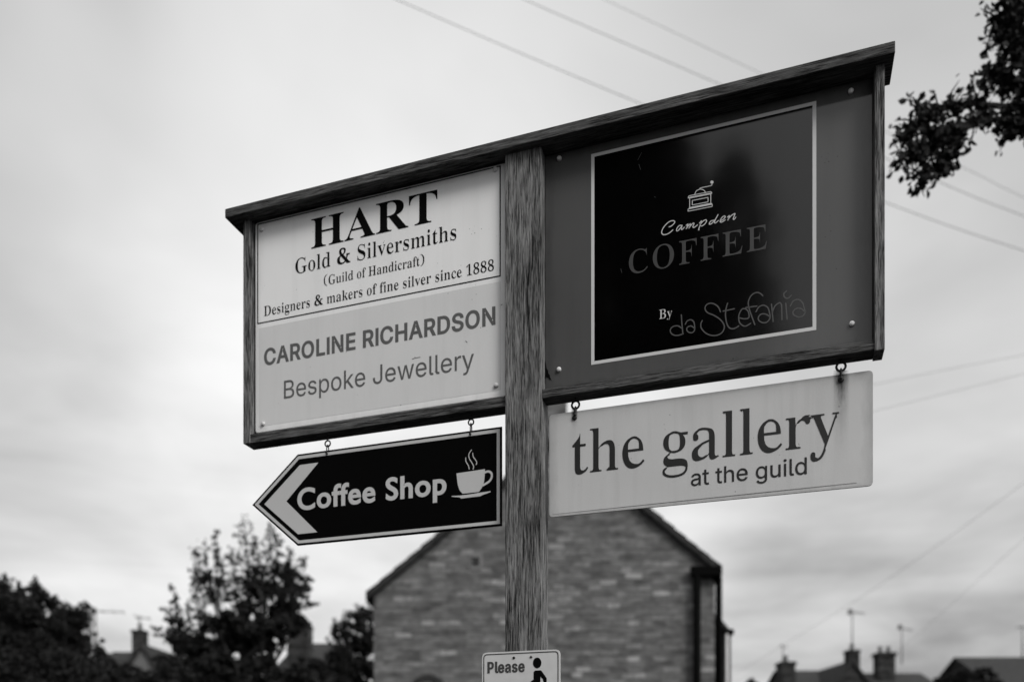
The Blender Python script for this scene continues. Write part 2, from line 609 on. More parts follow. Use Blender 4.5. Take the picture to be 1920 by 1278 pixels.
def ribbon(uz, width):
    uz = [np.array(p, float) for p in uz]
    L_, R_ = [], []
    for i, p in enumerate(uz):
        d = uz[min(i + 1, len(uz) - 1)] - uz[max(i - 1, 0)]
        d = d / (np.linalg.norm(d) + 1e-9)
        nrm = np.array((-d[1], d[0])) * width / 2
        L_.append(p + nrm)
        R_.append(p - nrm)
    q = [[tuple(L_[i]), tuple(L_[i + 1]), tuple(R_[i + 1]), tuple(R_[i])] for i in range(len(uz) - 1)]
    for e, s in ((uz[0], uz[1]), (uz[-1], uz[-2])):
        d = e - s
        a0 = math.atan2(d[1], d[0])
        q.append([tuple(e + width / 2 * np.array((math.cos(a0 + a), math.sin(a0 + a)))) for a in np.linspace(-math.pi / 2, math.pi / 2, 7)])
    return q


# ------------------------------------------------------------------ lettering outlines (built-in lettering, weights adjusted here)
STY = {'serif': (0x1D400, 0x1D41A, 0x1D7CE), 'italic': (0x1D468, 0x1D482, None), 'sans_bold': (0x1D5D4, 0x1D5EE, 0x1D7EC),
       'script': (0x1D4D0, 0x1D4EA, None), 'sans': None, 'open': (0x1D5A0, 0x1D5BA, 0x1D7E2)}


# outlines of a plain grotesque alphabet: character -> (advance, outlines), thousandths
GROT = {' ': (188,[]),'A': (480,[[16,0,85,0,135,142,344,142,395,0,463,0,276,509,201,509],[191,302,195,317,201,333,206,351,213,371,220,393,228,419,236,447,238,456,250,420,257,394,264,372,270,352,276,334,282,317,287,302,324,199,155,199]]),'B': (456,[[125,57,125,231,248,231,264,230,279,228,293,224,306,218,317,211,327,203,335,194,342,184,348,173,352,161,355,149,355,137,354,120,349,105,341,92,330,80,315,70,296,63,272,58,245,57],[60,509,60,0,247,0,275,1,301,4,324,10,344,18,362,28,377,39,390,52,400,67,408,83,413,100,417,117,418,136,417,155,414,173,409,189,402,203,394,216,385,227,374,237,363,245,351,252,339,257,327,261,315,262,315,267,326,270,336,275,347,280,356,286,365,293,373,301,380,310,387,320,392,331,395,344,397,358,398,374,397,392,394,410,388,426,381,442,371,456,359,469,345,481,329,491,310,499,289,504,266,508,241,509],[125,285,125,452,240,452,263,450,283,446,299,439,313,429,323,417,330,403,334,388,336,372,335,359,333,348,329,337,323,326,316,317,308,309,299,302,288,296,277,291,265,288,252,286,238,285]]),'C': (510,[[70,115,86,88,104,63,126,42,150,25,177,11,205,1,235,-5,267,-7,286,-6,305,-4,323,0,341,5,357,11,373,19,388,28,402,38,416,49,428,62,438,76,448,91,457,107,463,124,469,142,473,160,408,160,405,148,401,136,389,114,375,96,366,88,348,74,337,69,327,64,315,60,304,57,280,53,267,53,245,54,223,59,203,66,184,76,166,89,151,105,137,123,125,145,116,168,109,194,105,223,103,254,105,285,109,314,116,340,125,364,137,385,150,403,166,419,184,432,203,443,223,450,245,454,267,456,292,454,304,452,315,449,327,445,337,440,348,435,366,421,375,413,389,395,401,373,405,361,408,348,473,348,469,367,463,385,456,402,448,418,438,433,427,447,415,460,402,471,388,481,373,490,357,498,340,504,323,509,305,513,286,515,267,516,235,514,205,508,177,498,150,484,126,466,104,445,86,421,70,393,57,362,48,329,42,293,40,254,42,215,48,179,57,146]]),'D': (502,[[60,509,60,0,219,0,256,2,291,8,322,17,351,31,376,48,398,68,417,92,433,119,446,149,455,181,460,217,462,255,460,293,455,329,446,361,433,391,418,418,399,441,377,461,353,478,325,492,294,501,261,507,225,509],[221,452,249,450,275,446,299,438,320,428,338,415,354,399,368,381,379,361,388,337,394,312,398,285,399,255,398,226,394,198,388,172,379,149,368,128,354,110,337,94,318,81,296,70,272,63,244,58,215,57,125,57,125,452]]),'E': (419,[[125,57,125,229,355,229,355,286,125,286,125,452,372,452,372,509,60,509,60,0,375,0,375,57]]),'H': (517,[[60,0,125,0,125,232,392,232,392,0,457,0,457,509,392,509,392,289,125,289,125,509,60,509]]),'I': (185,[[60,0,125,0,125,509,60,509]]),'J': (396,[[33,173,33,145,36,111,44,81,57,55,75,33,98,15,124,3,153,-4,185,-7,217,-4,246,3,271,15,294,33,313,55,326,81,334,111,336,145,336,509,272,509,272,145,270,123,266,104,258,88,248,74,235,64,220,56,204,51,185,50,166,51,149,56,134,64,122,74,111,88,104,104,99,123,98,145,98,173]]),'L': (393,[[60,509,60,0,361,0,361,57,125,57,125,509]]),'N': (523,[[124,328,124,340,123,354,123,368,122,384,122,400,121,417,120,430,130,413,139,396,148,381,156,367,164,354,171,342,177,331,184,320,202,290,387,0,463,0,463,509,399,509,399,146,400,134,400,121,401,108,401,95,401,82,394,94,388,107,381,119,369,141,363,151,357,160,352,169,347,176,343,183,136,509,60,509,60,0,125,0,125,317]]),'O': (533,[[57,146,70,115,86,88,105,63,126,42,150,25,177,11,205,1,235,-5,267,-7,299,-5,329,1,357,11,384,25,408,42,429,63,448,88,464,115,477,146,486,179,491,215,493,254,491,293,486,329,477,362,464,393,448,421,429,445,408,466,384,484,357,498,329,508,299,514,267,516,235,514,205,508,177,498,150,484,126,466,105,445,86,421,70,393,57,362,48,329,42,293,40,254,42,215,48,179],[125,144,116,168,109,194,105,223,103,254,105,285,109,314,116,340,125,364,137,385,151,404,167,420,184,433,203,443,223,450,245,454,267,456,289,454,310,450,330,443,349,433,367,420,383,404,396,386,408,365,418,341,425,314,429,286,430,254,429,223,425,194,418,168,408,144,396,123,383,105,367,89,349,76,330,66,310,59,289,54,267,53,245,54,223,59,203,66,184,76,167,89,151,105,137,123]]),'P': (445,[[60,0,125,0,125,186,235,186,263,187,289,191,312,198,332,207,350,219,366,233,379,248,390,265,398,284,404,304,407,325,409,348,407,370,404,391,398,411,390,430,379,447,366,462,350,476,332,487,312,497,289,503,263,507,235,509,60,509],[252,243,233,242,125,242,125,452,232,452,251,451,268,449,284,444,297,439,308,431,318,423,326,413,333,402,338,389,342,376,344,362,344,333,342,319,338,306,333,294,327,282,318,272,308,264,297,256,284,250,269,246]]),'R': (449,[[60,0,125,0,125,198,246,198,353,0,428,0,314,210,333,217,351,228,367,240,380,255,390,271,399,290,405,309,408,330,409,352,408,374,405,395,399,415,390,433,380,450,367,465,351,478,333,489,313,497,290,504,264,507,236,509,60,509],[233,452,252,451,269,449,284,445,298,440,309,433,319,425,327,415,334,405,339,393,342,380,344,367,345,352,344,338,342,324,339,312,334,300,327,290,319,281,309,273,298,267,284,262,269,258,252,256,234,255,125,255,125,452]]),'S': (447,[[76,45,91,31,108,19,128,9,149,1,172,-4,197,-8,224,-9,252,-8,278,-4,302,2,323,11,343,21,360,34,374,48,386,64,396,81,403,99,407,118,408,139,407,155,405,171,401,185,395,198,379,220,359,238,347,245,336,252,312,264,299,268,287,272,276,276,264,279,212,293,202,296,169,308,158,313,148,319,139,326,131,334,124,342,119,352,116,363,115,376,116,387,118,398,123,409,129,418,136,427,145,435,156,442,167,448,180,452,194,456,209,458,225,459,247,457,267,453,286,447,302,437,316,426,326,412,334,396,337,378,401,378,399,397,394,415,387,433,377,449,365,463,351,476,334,488,316,498,296,505,275,511,252,514,227,516,203,514,180,511,158,506,138,498,119,488,102,476,87,463,75,448,65,431,58,413,53,393,52,372,54,348,60,326,71,307,86,289,105,274,128,260,154,249,184,239,245,222,259,218,272,214,284,209,296,205,307,199,316,193,325,186,332,179,338,171,342,161,345,151,346,139,345,126,341,114,336,102,329,92,321,82,311,74,299,66,286,60,272,55,257,52,241,50,224,49,209,50,194,52,180,55,166,59,154,64,142,71,132,79,123,88,116,98,110,110,104,137,38,137,41,115,46,96,54,77,64,60]]),'a': (389,[[68,22,80,12,94,5,110,-1,126,-5,142,-8,160,-9,176,-8,190,-6,203,-3,215,1,226,6,236,12,244,18,252,25,258,32,264,38,269,45,272,52,277,52,277,0,337,0,337,251,336,272,333,290,329,306,322,320,315,333,306,343,296,353,286,360,275,367,263,372,251,376,227,382,204,384,179,384,163,382,148,379,133,375,118,370,104,364,91,355,79,346,67,335,57,322,48,308,41,291,100,274,103,281,107,288,118,301,124,307,132,313,140,318,149,322,159,326,171,329,196,331,220,329,230,326,240,322,248,317,256,311,262,304,267,297,271,288,273,279,275,268,275,248,273,243,270,238,259,232,244,228,234,227,222,225,209,224,178,220,152,216,138,213,125,211,112,207,100,203,89,199,67,187,58,179,50,171,43,161,38,150,34,138,31,123,30,108,31,90,35,73,40,58,48,45,57,32],[107,66,102,72,98,79,94,87,92,95,92,105,93,115,95,124,98,132,103,139,110,145,117,150,125,155,134,159,144,162,181,169,186,169,216,173,223,175,239,177,246,179,253,180,270,186,276,190,276,138,275,126,269,104,263,93,257,83,248,74,239,66,228,59,216,53,202,49,187,46,170,45,149,47,139,49,130,52,121,56]]),'d': (424,[[46,108,55,84,66,64,79,45,94,29,111,16,130,5,151,-2,172,-7,195,-8,212,-7,227,-5,241,-1,252,4,263,10,272,17,280,24,287,31,307,59,313,59,313,0,372,0,372,509,311,509,311,319,306,319,303,325,298,331,287,346,280,353,272,360,263,367,253,373,241,378,228,381,213,384,196,384,173,383,151,378,131,371,112,361,95,347,79,332,66,313,55,293,46,270,39,245,35,218,34,189,35,160,39,133],[103,133,99,151,97,170,96,189,97,209,99,227,103,245,108,261,115,276,124,290,133,301,145,311,157,319,172,325,187,329,205,330,221,329,237,325,251,320,263,312,275,302,284,291,293,278,300,263,305,247,309,229,311,210,312,189,311,169,309,150,305,132,299,115,293,100,284,86,274,75,263,65,250,57,236,51,221,48,205,47,188,48,172,51,158,57,145,66,134,76,124,88,115,101]]),'e': (404,[[35,159,40,132,46,108,56,85,68,64,82,46,98,30,117,16,138,6,161,-2,185,-7,212,-8,231,-7,249,-5,266,-1,283,4,298,11,311,19,324,29,335,39,345,51,353,63,360,77,365,91,306,105,302,96,292,80,278,66,271,61,263,56,244,50,234,48,212,46,195,47,179,50,165,55,151,61,139,70,128,80,118,92,110,106,104,122,100,139,97,157,96,169,371,169,371,194,370,219,368,242,363,263,357,282,350,299,341,315,331,329,319,341,307,351,294,361,280,368,266,374,251,379,236,382,221,384,205,384,180,383,157,378,135,370,115,359,97,346,81,329,67,311,55,290,46,267,39,242,35,215,34,187],[97,226,99,241,103,256,109,270,116,282,125,294,135,304,146,313,159,321,173,326,189,329,205,330,222,329,237,326,250,321,263,314,273,305,283,294,291,282,298,269,303,254,307,237,309,221,97,221]]),'f': (254,[[162,466,171,470,182,473,195,474,200,474,206,473,211,473,227,468,243,521,234,524,222,527,197,530,187,530,174,529,161,527,148,524,135,519,124,513,113,505,104,496,96,486,89,474,84,461,82,447,81,432,81,379,6,379,6,327,81,327,81,0,142,0,142,327,228,327,228,379,142,379,142,431,145,443,149,452,154,460]]),'g': (425,[[64,-91,73,-101,82,-110,93,-119,105,-127,119,-134,134,-140,150,-144,168,-148,187,-150,207,-151,229,-150,251,-147,271,-142,291,-136,308,-127,324,-117,338,-104,350,-90,360,-73,367,-54,371,-32,372,-9,372,379,313,379,313,319,308,319,304,325,299,331,288,346,281,353,273,360,264,367,253,373,242,378,228,382,213,384,196,384,173,383,152,378,131,371,112,361,95,347,80,332,66,314,55,293,46,271,39,246,35,220,34,191,35,163,39,136,46,112,55,90,67,71,80,53,95,39,113,27,132,17,152,10,173,6,195,5,212,5,241,11,263,21,280,34,287,41,306,68,311,68,311,-6,310,-28,304,-47,295,-62,282,-75,267,-85,249,-92,229,-96,207,-97,192,-97,178,-95,165,-92,154,-88,136,-78,128,-72,122,-66,116,-59,110,-53,106,-47,101,-41,51,-69,57,-80],[109,123,103,138,99,155,97,173,96,193,97,212,99,229,103,246,109,262,115,277,124,290,134,302,145,312,158,320,172,325,188,329,205,330,222,329,237,325,251,320,264,312,275,303,285,291,293,278,300,264,305,248,309,231,312,212,312,172,309,154,305,137,300,121,293,107,285,95,275,84,264,75,251,68,237,63,222,60,205,59,188,60,172,63,158,68,145,76,134,85,124,96,116,108]]),'h': (410,[[53,509,53,0,114,0,114,243,117,257,121,271,126,283,133,293,141,303,150,311,161,317,172,322,184,326,197,328,210,329,229,328,246,323,260,315,273,304,283,291,290,275,295,256,296,235,296,0,357,0,357,240,356,264,353,285,348,304,341,321,332,336,321,349,309,360,295,369,280,376,264,380,246,383,227,384,207,383,187,379,169,372,152,362,137,349,124,332,114,315,114,509]]),'i': (167,[[41,483,42,475,44,468,48,461,60,449,67,446,75,444,84,443,92,444,100,446,107,449,114,455,119,461,123,468,126,475,126,491,123,499,119,506,114,512,107,517,100,521,92,523,84,524,75,523,67,521,60,517,54,512,48,506,44,499,42,491],[53,379,53,0,114,0,114,379]]),'k': (381,[[114,212,114,509,53,509,53,0,114,0,114,141,154,178,294,0,372,0,201,216,360,379,284,379,121,212]]),'l': (189,[[130,54,124,58,120,62,117,68,115,77,114,87,114,509,53,509,53,84,54,65,58,47,65,33,74,20,86,10,101,3,119,-1,139,-2,156,-2,181,3,170,54,158,52,146,52]]),'o': (415,[[46,108,56,85,68,64,82,46,98,30,117,16,137,6,159,-2,182,-7,207,-8,233,-7,256,-2,278,6,299,16,317,30,333,46,347,64,359,85,369,108,376,133,380,159,381,187,380,216,376,243,369,268,359,291,347,312,333,330,317,346,299,360,278,371,256,378,233,383,207,384,182,383,159,378,137,371,117,360,98,346,82,330,68,312,56,291,46,268,40,243,36,216,34,187,36,159,40,133],[108,117,103,134,99,151,97,169,96,187,97,206,99,224,103,242,108,258,115,274,124,287,134,300,145,310,158,319,173,325,189,329,207,330,226,329,242,325,257,319,270,310,282,300,292,287,300,274,307,258,312,242,316,224,318,206,319,187,318,169,316,151,312,134,307,117,300,102,292,89,282,76,270,66,257,57,242,51,226,48,207,46,189,48,173,51,158,57,145,66,134,76,124,89,115,102]]),'p': (424,[[53,379,53,-143,114,-143,114,59,118,59,138,31,145,24,153,17,162,10,173,4,184,-1,198,-5,213,-7,229,-8,252,-7,274,-2,294,5,313,16,330,29,346,45,359,64,370,84,379,108,385,133,389,160,390,189,389,218,385,245,379,270,370,293,359,313,345,332,330,347,313,361,294,371,274,378,252,383,229,384,212,384,183,378,171,373,161,367,152,360,144,353,137,346,118,319,112,319,112,379],[113,169,113,210,116,229,120,247,125,263,132,278,140,291,150,302,161,312,174,320,188,325,203,329,220,330,237,329,253,325,267,319,280,311,291,301,301,290,309,276,316,261,321,245,325,227,327,209,328,189,327,170,325,151,321,133,316,117,309,101,301,88,291,76,279,66,267,57,253,51,237,48,220,47,204,48,188,51,174,57,162,65,150,75,140,86,132,100,125,115,120,132,116,150]]),'r': (259,[[112,321,112,379,53,379,53,0,114,0,114,250,117,262,121,273,126,284,132,293,140,301,149,309,159,315,170,319,182,323,194,325,207,326,213,326,219,325,224,325,230,324,235,324,243,322,243,384,229,384,225,385,213,385,196,384,181,380,166,375,152,367,140,358,130,347,122,335,115,321]]),'s': (365,[[53,50,62,38,72,27,84,18,98,10,112,3,128,-2,145,-5,163,-7,182,-8,203,-7,223,-5,242,0,260,6,276,15,290,24,302,35,312,47,321,61,326,75,330,90,331,107,330,125,325,142,317,158,306,171,292,183,275,194,254,202,229,209,172,223,157,227,144,232,133,237,124,243,117,250,112,258,110,267,109,277,110,289,114,299,121,308,131,317,143,324,156,329,171,332,187,333,205,331,219,328,232,323,243,316,251,307,258,298,264,288,268,277,324,290,314,316,307,328,299,339,290,349,279,358,267,366,254,372,239,378,206,384,167,384,149,381,131,377,115,370,100,363,87,354,75,343,65,332,57,319,51,305,48,290,47,274,48,255,53,237,61,222,72,208,87,196,104,186,125,177,149,170,212,155,225,151,237,147,246,142,254,136,260,129,265,121,267,112,268,103,267,91,262,81,255,71,244,62,232,55,217,50,200,46,181,45,165,46,150,49,136,54,124,60,114,69,105,79,99,92,94,107,36,94,40,78,45,63]]),'t': (227,[[159,51,150,53,142,56,136,61,132,68,128,76,126,98,126,327,204,327,204,379,126,379,126,471,65,471,65,379,6,379,6,327,65,327,65,93,67,71,72,52,80,35,92,21,107,10,125,2,145,-3,168,-4,180,-4,186,-3,192,-3,208,0,213,2,202,54,194,52,190,52,185,51,181,51,177,50]]),'u': (410,[[53,379,53,139,54,116,57,95,62,76,69,59,78,44,89,31,101,20,115,11,130,4,146,-1,164,-4,182,-5,203,-4,222,0,240,7,257,17,272,30,286,47,297,67,298,70,298,0,357,0,357,379,296,379,296,153,295,137,293,122,289,109,283,97,276,86,268,77,259,69,249,62,238,57,226,53,213,51,200,50,181,52,164,56,150,64,137,75,127,89,119,105,115,123,114,144,114,379]]),'w': (567,[[87,379,23,379,138,0,199,0,248,172,252,185,255,198,259,211,263,225,266,238,270,252,273,266,277,280,280,295,284,309,287,295,291,280,297,252,301,239,305,225,308,212,312,198,315,185,319,172,368,0,429,0,545,379,480,379,434,214,429,195,423,176,418,156,413,135,408,113,402,90,397,66,397,67,392,91,387,114,382,136,376,157,371,176,366,196,362,214,316,379,252,379,206,214,196,176,191,156,186,135,180,113,175,90,170,66,170,67,165,91,159,115,154,137,149,157,143,177,138,196]]),'x': (379,[[21,0,91,0,148,85,157,99,165,112,172,124,178,136,189,155,214,112,222,99,231,85,287,0,358,0,224,192,352,379,282,379,233,306,224,292,216,279,202,253,196,241,191,232,179,253,172,266,156,292,100,379,29,379,155,195]]),'y': (389,[[77,-145,104,-145,117,-143,128,-140,139,-136,150,-130,159,-124,168,-116,177,-107,184,-97,191,-85,198,-72,204,-58,371,379,305,379,224,155,212,121,202,87,198,70,194,58,187,87,177,121,165,155,84,379,17,379,163,-1,151,-36,146,-48,141,-58,136,-67,130,-74,124,-80,118,-84,111,-87,104,-89,96,-90,88,-90,80,-89,71,-87,61,-86,47,-139]])}


def styled(s, style):
    m = STY[style]
    if not m:
        return s
    o = ''
    for ch in s:
        if style == 'serif' and ch in '&()':
            ch = {'&': '\U0001F674', '(': '\u2768', ')': '\u2769'}[ch]
        if 'A' <= ch <= 'Z':
            o += chr(m[0] + ord(ch) - 65)
        elif 'a' <= ch <= 'z':
            o += chr(m[1] + ord(ch) - 97)
        elif ch.isdigit() and m[2]:
            o += chr(m[2] + ord(ch) - 48)
        else:
            o += ch
    return o


def glyphs(body, style, weight=(0, 0), spacing=1.0, shear=0.0):
    if style == 'grot':
        loops, x = [], 0.0
        for ch in body:
            adv, ls = GROT[ch]
            for l in ls:
                loops.append([np.array((x + l[i], l[i + 1])) / 1000.0 for i in range(0, len(l), 2)])
            x += adv * spacing
        return finish_glyphs(loops, weight, shear)
    cu = bpy.data.curves.new('text_source', 'FONT')
    cu.body = styled(body, style)
    cu.space_character = spacing
    cu.resolution_u = 5
    ob = bpy.data.objects.new('text_source', cu)
    C.objects.link(ob)
    dg = bpy.context.evaluated_depsgraph_get()
    cc = ob.evaluated_get(dg).to_curve(dg)
    loops = []
    for sp in cc.splines:
        pts = []
        bp = sp.bezier_points
        k = len(bp)
        if k < 2:
            continue
        for i in range(k):
            a, b = bp[i], bp[(i + 1) % k]
            p0, p1, p2, p3 = [np.array(v[:2]) for v in (a.co, a.handle_right, b.handle_left, b.co)]
            straight = np.linalg.norm(np.cross(np.append(p1 - p0, 0), np.append(p3 - p0, 0))) < 1e-6 and np.linalg.norm(np.cross(np.append(p2 - p0, 0), np.append(p3 - p0, 0))) < 1e-6
            n = 1 if straight else 6
            for j in range(n):
                t = j / n
                pts.append(p0 * (1 - t) ** 3 + 3 * p1 * t * (1 - t) ** 2 + 3 * p2 * t * t * (1 - t) + p3 * t ** 3)
        cl = [p for i, p in enumerate(pts) if np.linalg.norm(p - pts[i - 1]) > 1e-4]
        if len(cl) > 2:
            loops.append(cl)
    ob.evaluated_get(dg).to_curve_clear()
    bpy.data.objects.remove(ob)
    bpy.data.curves.remove(cu)
    return finish_glyphs(loops, weight, shear)


def finish_glyphs(loops, weight, shear):
    if weight != (0, 0) and loops:
        size = lambda l: max(p[0] for p in l) - min(p[0] for p in l) + max(p[1] for p in l) - min(p[1] for p in l)
        big = max(loops, key=size)
        area = sum(a[0] * b[1] - b[0] * a[1] for a, b in zip(big, big[1:] + big[:1]))
        sg = 1.0 if area > 0 else -1.0
        A = np.array([p for l in loops for p in l])
        B = np.array([p for l in loops for p in l[1:] + l[:1]])
        loops = [weigh(l, weight, sg, (A, B)) for l in loops]
    return [[(p[0] + shear * p[1], p[1]) for p in l] for l in loops]


HAIR = 0.036


def stroke_width(m, n, segs):
    """distance from an edge's middle m across the stroke, along the inward normal n"""
    A, B = segs
    e = B - A
    den = n[0] * e[:, 1] - n[1] * e[:, 0]
    q = A - m
    with np.errstate(divide='ignore', invalid='ignore'):
        t = (q[:, 0] * e[:, 1] - q[:, 1] * e[:, 0]) / den
        u = (q[:, 0] * n[1] - q[:, 1] * n[0]) / den
    ok = (t > 1e-5) & (u >= -1e-6) & (u <= 1 + 1e-6) & (np.abs(den) > 1e-12)
    return t[ok].min() if ok.any() else 1.0


def weigh(l, w, sg, segs=None):
    """move every edge of an outline inward (positive) by an amount that depends on its direction, with mitred corners"""
    k = len(l)
    dirs = []
    for i in range(k):
        d = l[(i + 1) % k] - l[i]
        dirs.append(d / (np.linalg.norm(d) + 1e-12))
    amt = []
    for i in range(k):
        nn = np.array((-dirs[i][1], dirs[i][0])) * sg
        a = w[0] * nn[0] ** 2 + w[1] * nn[1] ** 2
        if segs is not None and a > 0:
            th = stroke_width((l[i] + l[(i + 1) % k]) / 2 + nn * 1e-5, nn, segs)
            a = min(a, max(0.0, (th - HAIR) * 0.5))
            a = min(a, 0.35 * th)
        amt.append(a)
    out = []
    for i in range(k):
        d0, d1 = dirs[i - 1], dirs[i]
        n0, n1 = np.array((-d0[1], d0[0])) * sg, np.array((-d1[1], d1[0])) * sg
        a0, a1 = amt[i - 1], amt[i]
        det = n0[0] * n1[1] - n0[1] * n1[0]
        if abs(det) < 0.25:
            m = n0 + n1
            m = m / (np.linalg.norm(m) + 1e-9)
            off = m * (a0 + a1) / 2
        else:
            off = np.array(((a0 * n1[1] - a1 * n0[1]) / det, (a1 * n0[0] - a0 * n1[0]) / det))
            mx = 1.6 * max(abs(a0), abs(a1))
            ln = np.linalg.norm(off)
            if ln > mx:
                off *= mx / ln
        out.append(l[i] + off)
    return out


def fill_loops(loops, name):
    cu = bpy.data.curves.new(name, 'CURVE')
    cu.dimensions = '2D'
    cu.fill_mode = 'BOTH'
    sc = 100.0
    for l in loops:
        sp = cu.splines.new('POLY')
        sp.points.add(len(l) - 1)
        for q, p in zip(sp.points, l):
            q.co = (p[0] * sc, p[1] * sc, 0, 1)
        sp.use_cyclic_u = True
    ob = bpy.data.objects.new(name, cu)
    C.objects.link(ob)
    dg = bpy.context.evaluated_depsgraph_get()
    me = bpy.data.meshes.new_from_object(ob.evaluated_get(dg))
    bpy.data.objects.remove(ob)
    bpy.data.curves.remove(cu)
    me.transform(Matrix.Scale(1 / sc, 4))
    # keep the face of the fill that looks at the reader (two fills lie back to back at zero depth)
    bm = bmesh.new()
    bm.from_mesh(me)
    bmesh.ops.remove_doubles(bm, verts=bm.verts, dist=1e-7)
    seen = set()
    dead = []
    for f in bm.faces:
        key = tuple(sorted(v.index for v in f.verts))
        if key in seen:
            dead.append(f)
        seen.add(key)
    bmesh.ops.delete(bm, geom=dead, context='FACES')
    bm.to_mesh(me)
    bm.free()
    me.name = name
    return me


def rect(u0, z0, u1, z1):
    return [(u0, z0), (u1, z0), (u1, z1), (u0, z1)]


# ------------------------------------------------------------------ ground
bm = bmesh.new()
bmesh.ops.create_grid(bm, x_segments=8, y_segments=8, size=700)
tag(from_bm('ground', bm, GRASS), 'grass ground below the frame of the picture', 'ground', kind='structure')

# ------------------------------------------------------------------ signpost
post = empty('signpost', POST_M, 'weathered oak signpost with a capped double frame holding shop signs', 'signpost')
PW, PD = 0.0965, 0.066
ZCAP = ZC + 1.573
ZB0, ZB1 = ZC + 0.936, ZC + 0.958            # bottom rail
box('post', (0, 0, 0), (PW, PD, ZCAP), WOOD_V, post, 0.002)
box('backing_board', (-0.7725, 0.030, ZB1 - 0.004), (0.0, 0.040, ZCAP), WOOD_H, post)
box('backing_board', (PW, 0.042, ZB1), (0.872, 0.050, ZCAP), WOOD_H, post)
box('cap_board', (-0.838, -0.020, ZCAP), (0.911, 0.072, ZCAP + 0.0255), WOOD_H, post, 0.002)
FN0, FN1 = 0.007, 0.055
box('stile', (-0.795, FN0 - 0.002, ZB0 - 0.004), (-0.7725, FN1, ZCAP), WOOD_V, post, 0.0015)
box('stile', (0.872, FN0 - 0.004, ZB0 - 0.001), (0.8925, FN1, ZCAP), WOOD_V, post, 0.0015)
box('bottom_rail', (-0.7725, FN0, ZB0 - 0.004), (0.0, FN1, ZB1 - 0.001), WOOD_H, post, 0.0015)
box('bottom_rail', (PW, FN0, ZB0 + 0.003), (0.872, FN1, ZB1 + 0.003), WOOD_H, post, 0.0015)

# ------------------------------------------------------------------ left fixed sign
nL = 0.021
a = on(478.5, 811, nL)
b = on(945, 306, nL)
uA, uB = on(478.5, 600, nL)[0], -0.0015
zA, zB = on(479, 811, nL)[1], ZCAP - 0.004
zA = (zA + on(944, 740, nL)[1]) / 2 - 0.003
s = Sign('sign_panel', (uA + uB) / 2, nL, zA, 'white panel for goldsmiths and a jeweller, fixed left of the post', 'sign')
s.board('board', rect(uA, zA, uB, zB), 0.006, WHITE, 0.010, 0.0015)
po = [on(x, y, nL) for x, y in ((481.7, 422.4), (483.4, 610.1), (939.9, 515.2), (938.1, 308.1))]
u0, u1 = (po[0][0] + po[1][0]) / 2, (po[2][0] + po[3][0]) / 2
z1, z0 = (po[0][1] + po[3][1]) / 2, (po[1][1] + po[2][1]) / 2
lw = 0.0032
s.frame_line('border_line', rect(u0, z0, u1, z1), rect(u0 + lw, z0 + lw, u1 - lw, z1 - lw), INK)
pg = [on(x, y, nL) for x, y in ((484.1, 619.4), (486.6, 809.9), (939.9, 731.5), (938.6, 523.6))]
gu0, gu1 = (pg[0][0] + pg[1][0]) / 2, (pg[2][0] + pg[3][0]) / 2
gz1, gz0 = (pg[0][1] + pg[3][1]) / 2, on(939.9, 731.5, nL)[1] + 0.001
s.sheet('printed_area', [rect(gu0, gz0, gu1, gz1)], GREYP, -0.0003, 'pale grey printed lower half')
s.text('HART', 'serif', 583.6, 820.0, (584, 466.3), (583.3, 411.5), 'cap', INK, (0.004, 0.0), label='large heavy black serif heading')
s.text('Gold & Silversmiths', 'serif', 553.9, 855.5, (599.5, 503.8), (599.5, 475.8), 'asc', INK, (0.018, 0.006), label='black serif line under the large heading')
s.text('(Guild of Handicraft)', 'serif', 607.2, 795.6, (696.4, 516.6), (696.4, 499.0), 'cap', INK, (0.018, 0.006), label='small black serif line in brackets')
s.text('Designers & makers of fine silver since 1888', 'serif', 495.0, 926.1, (495.8, 592.5), (495.8, 574.2), 'cap', INK, (0.017, 0.006), label='small black serif line ending in a year')
s.text('CAROLINE RICHARDSON', 'grot', 495, 929, (517.3, 680.5), (929, 573.6), 'cap', INKGREY, (-0.026, -0.020), 1.06, label='bold grey capitals')
s.text('Bespoke Jewellery', 'grot', 532.3, 888.7, (532.8, 747.3), (532.0, 713.8), 'cap', INKGREY, (-0.002, -0.002), label='plain grey line along the bottom')
for q in ((490.7, 431.3), (929, 318.6), (493.9, 794.7), (930.7, 722.8)):
    s.screw(*q, 0.0062, PLASTICW)
for q in ([(772.8, 672.6), (780, 670.5), (788, 669.2)], [(873, 639), (876, 641.5)], [(939, 571.5), (942, 570.5)]):
    s.strokes('scratch', [q], 0.0012, INK, -0.0008)

# ------------------------------------------------------------------ right fixed sign
nR = 0.034
uA, uB = on(1022.5, 500, nR)[0], 0.8715
s = Sign('sign_panel', (uA + uB) / 2, nR, ZB1 + 0.0035, 'dark grey panel with a glossy black coffee square, fixed right of the post', 'sign')
s.board('board', rect(uA, ZB1 + 0.0035, uB, ZCAP - 0.003), 0.006, MIDGREY, 0.0, 0.0006)
pr = [on(x, y, nR) for x, y in ((1109.2, 288.2), (1107.9, 684.7), (1531.2, 617.6), (1529.9, 191.1))]
u0, u1 = (pr[0][0] + pr[1][0]) / 2, (pr[2][0] + pr[3][0]) / 2
z1, z0 = (pr[0][1] + pr[3][1]) / 2, (pr[1][1] + pr[2][1]) / 2
lw = 0.0082
s.sheet('printed_square', [rect(u0 + lw, z0 + lw, u1 - lw, z1 - lw)], BLACKP, -0.0005, 'glossy black printed square')
s.frame_line('border_line', rect(u0, z0, u1, z1), rect(u0 + lw, z0 + lw, u1 - lw, z1 - lw), LINEP)
DN = -0.0010
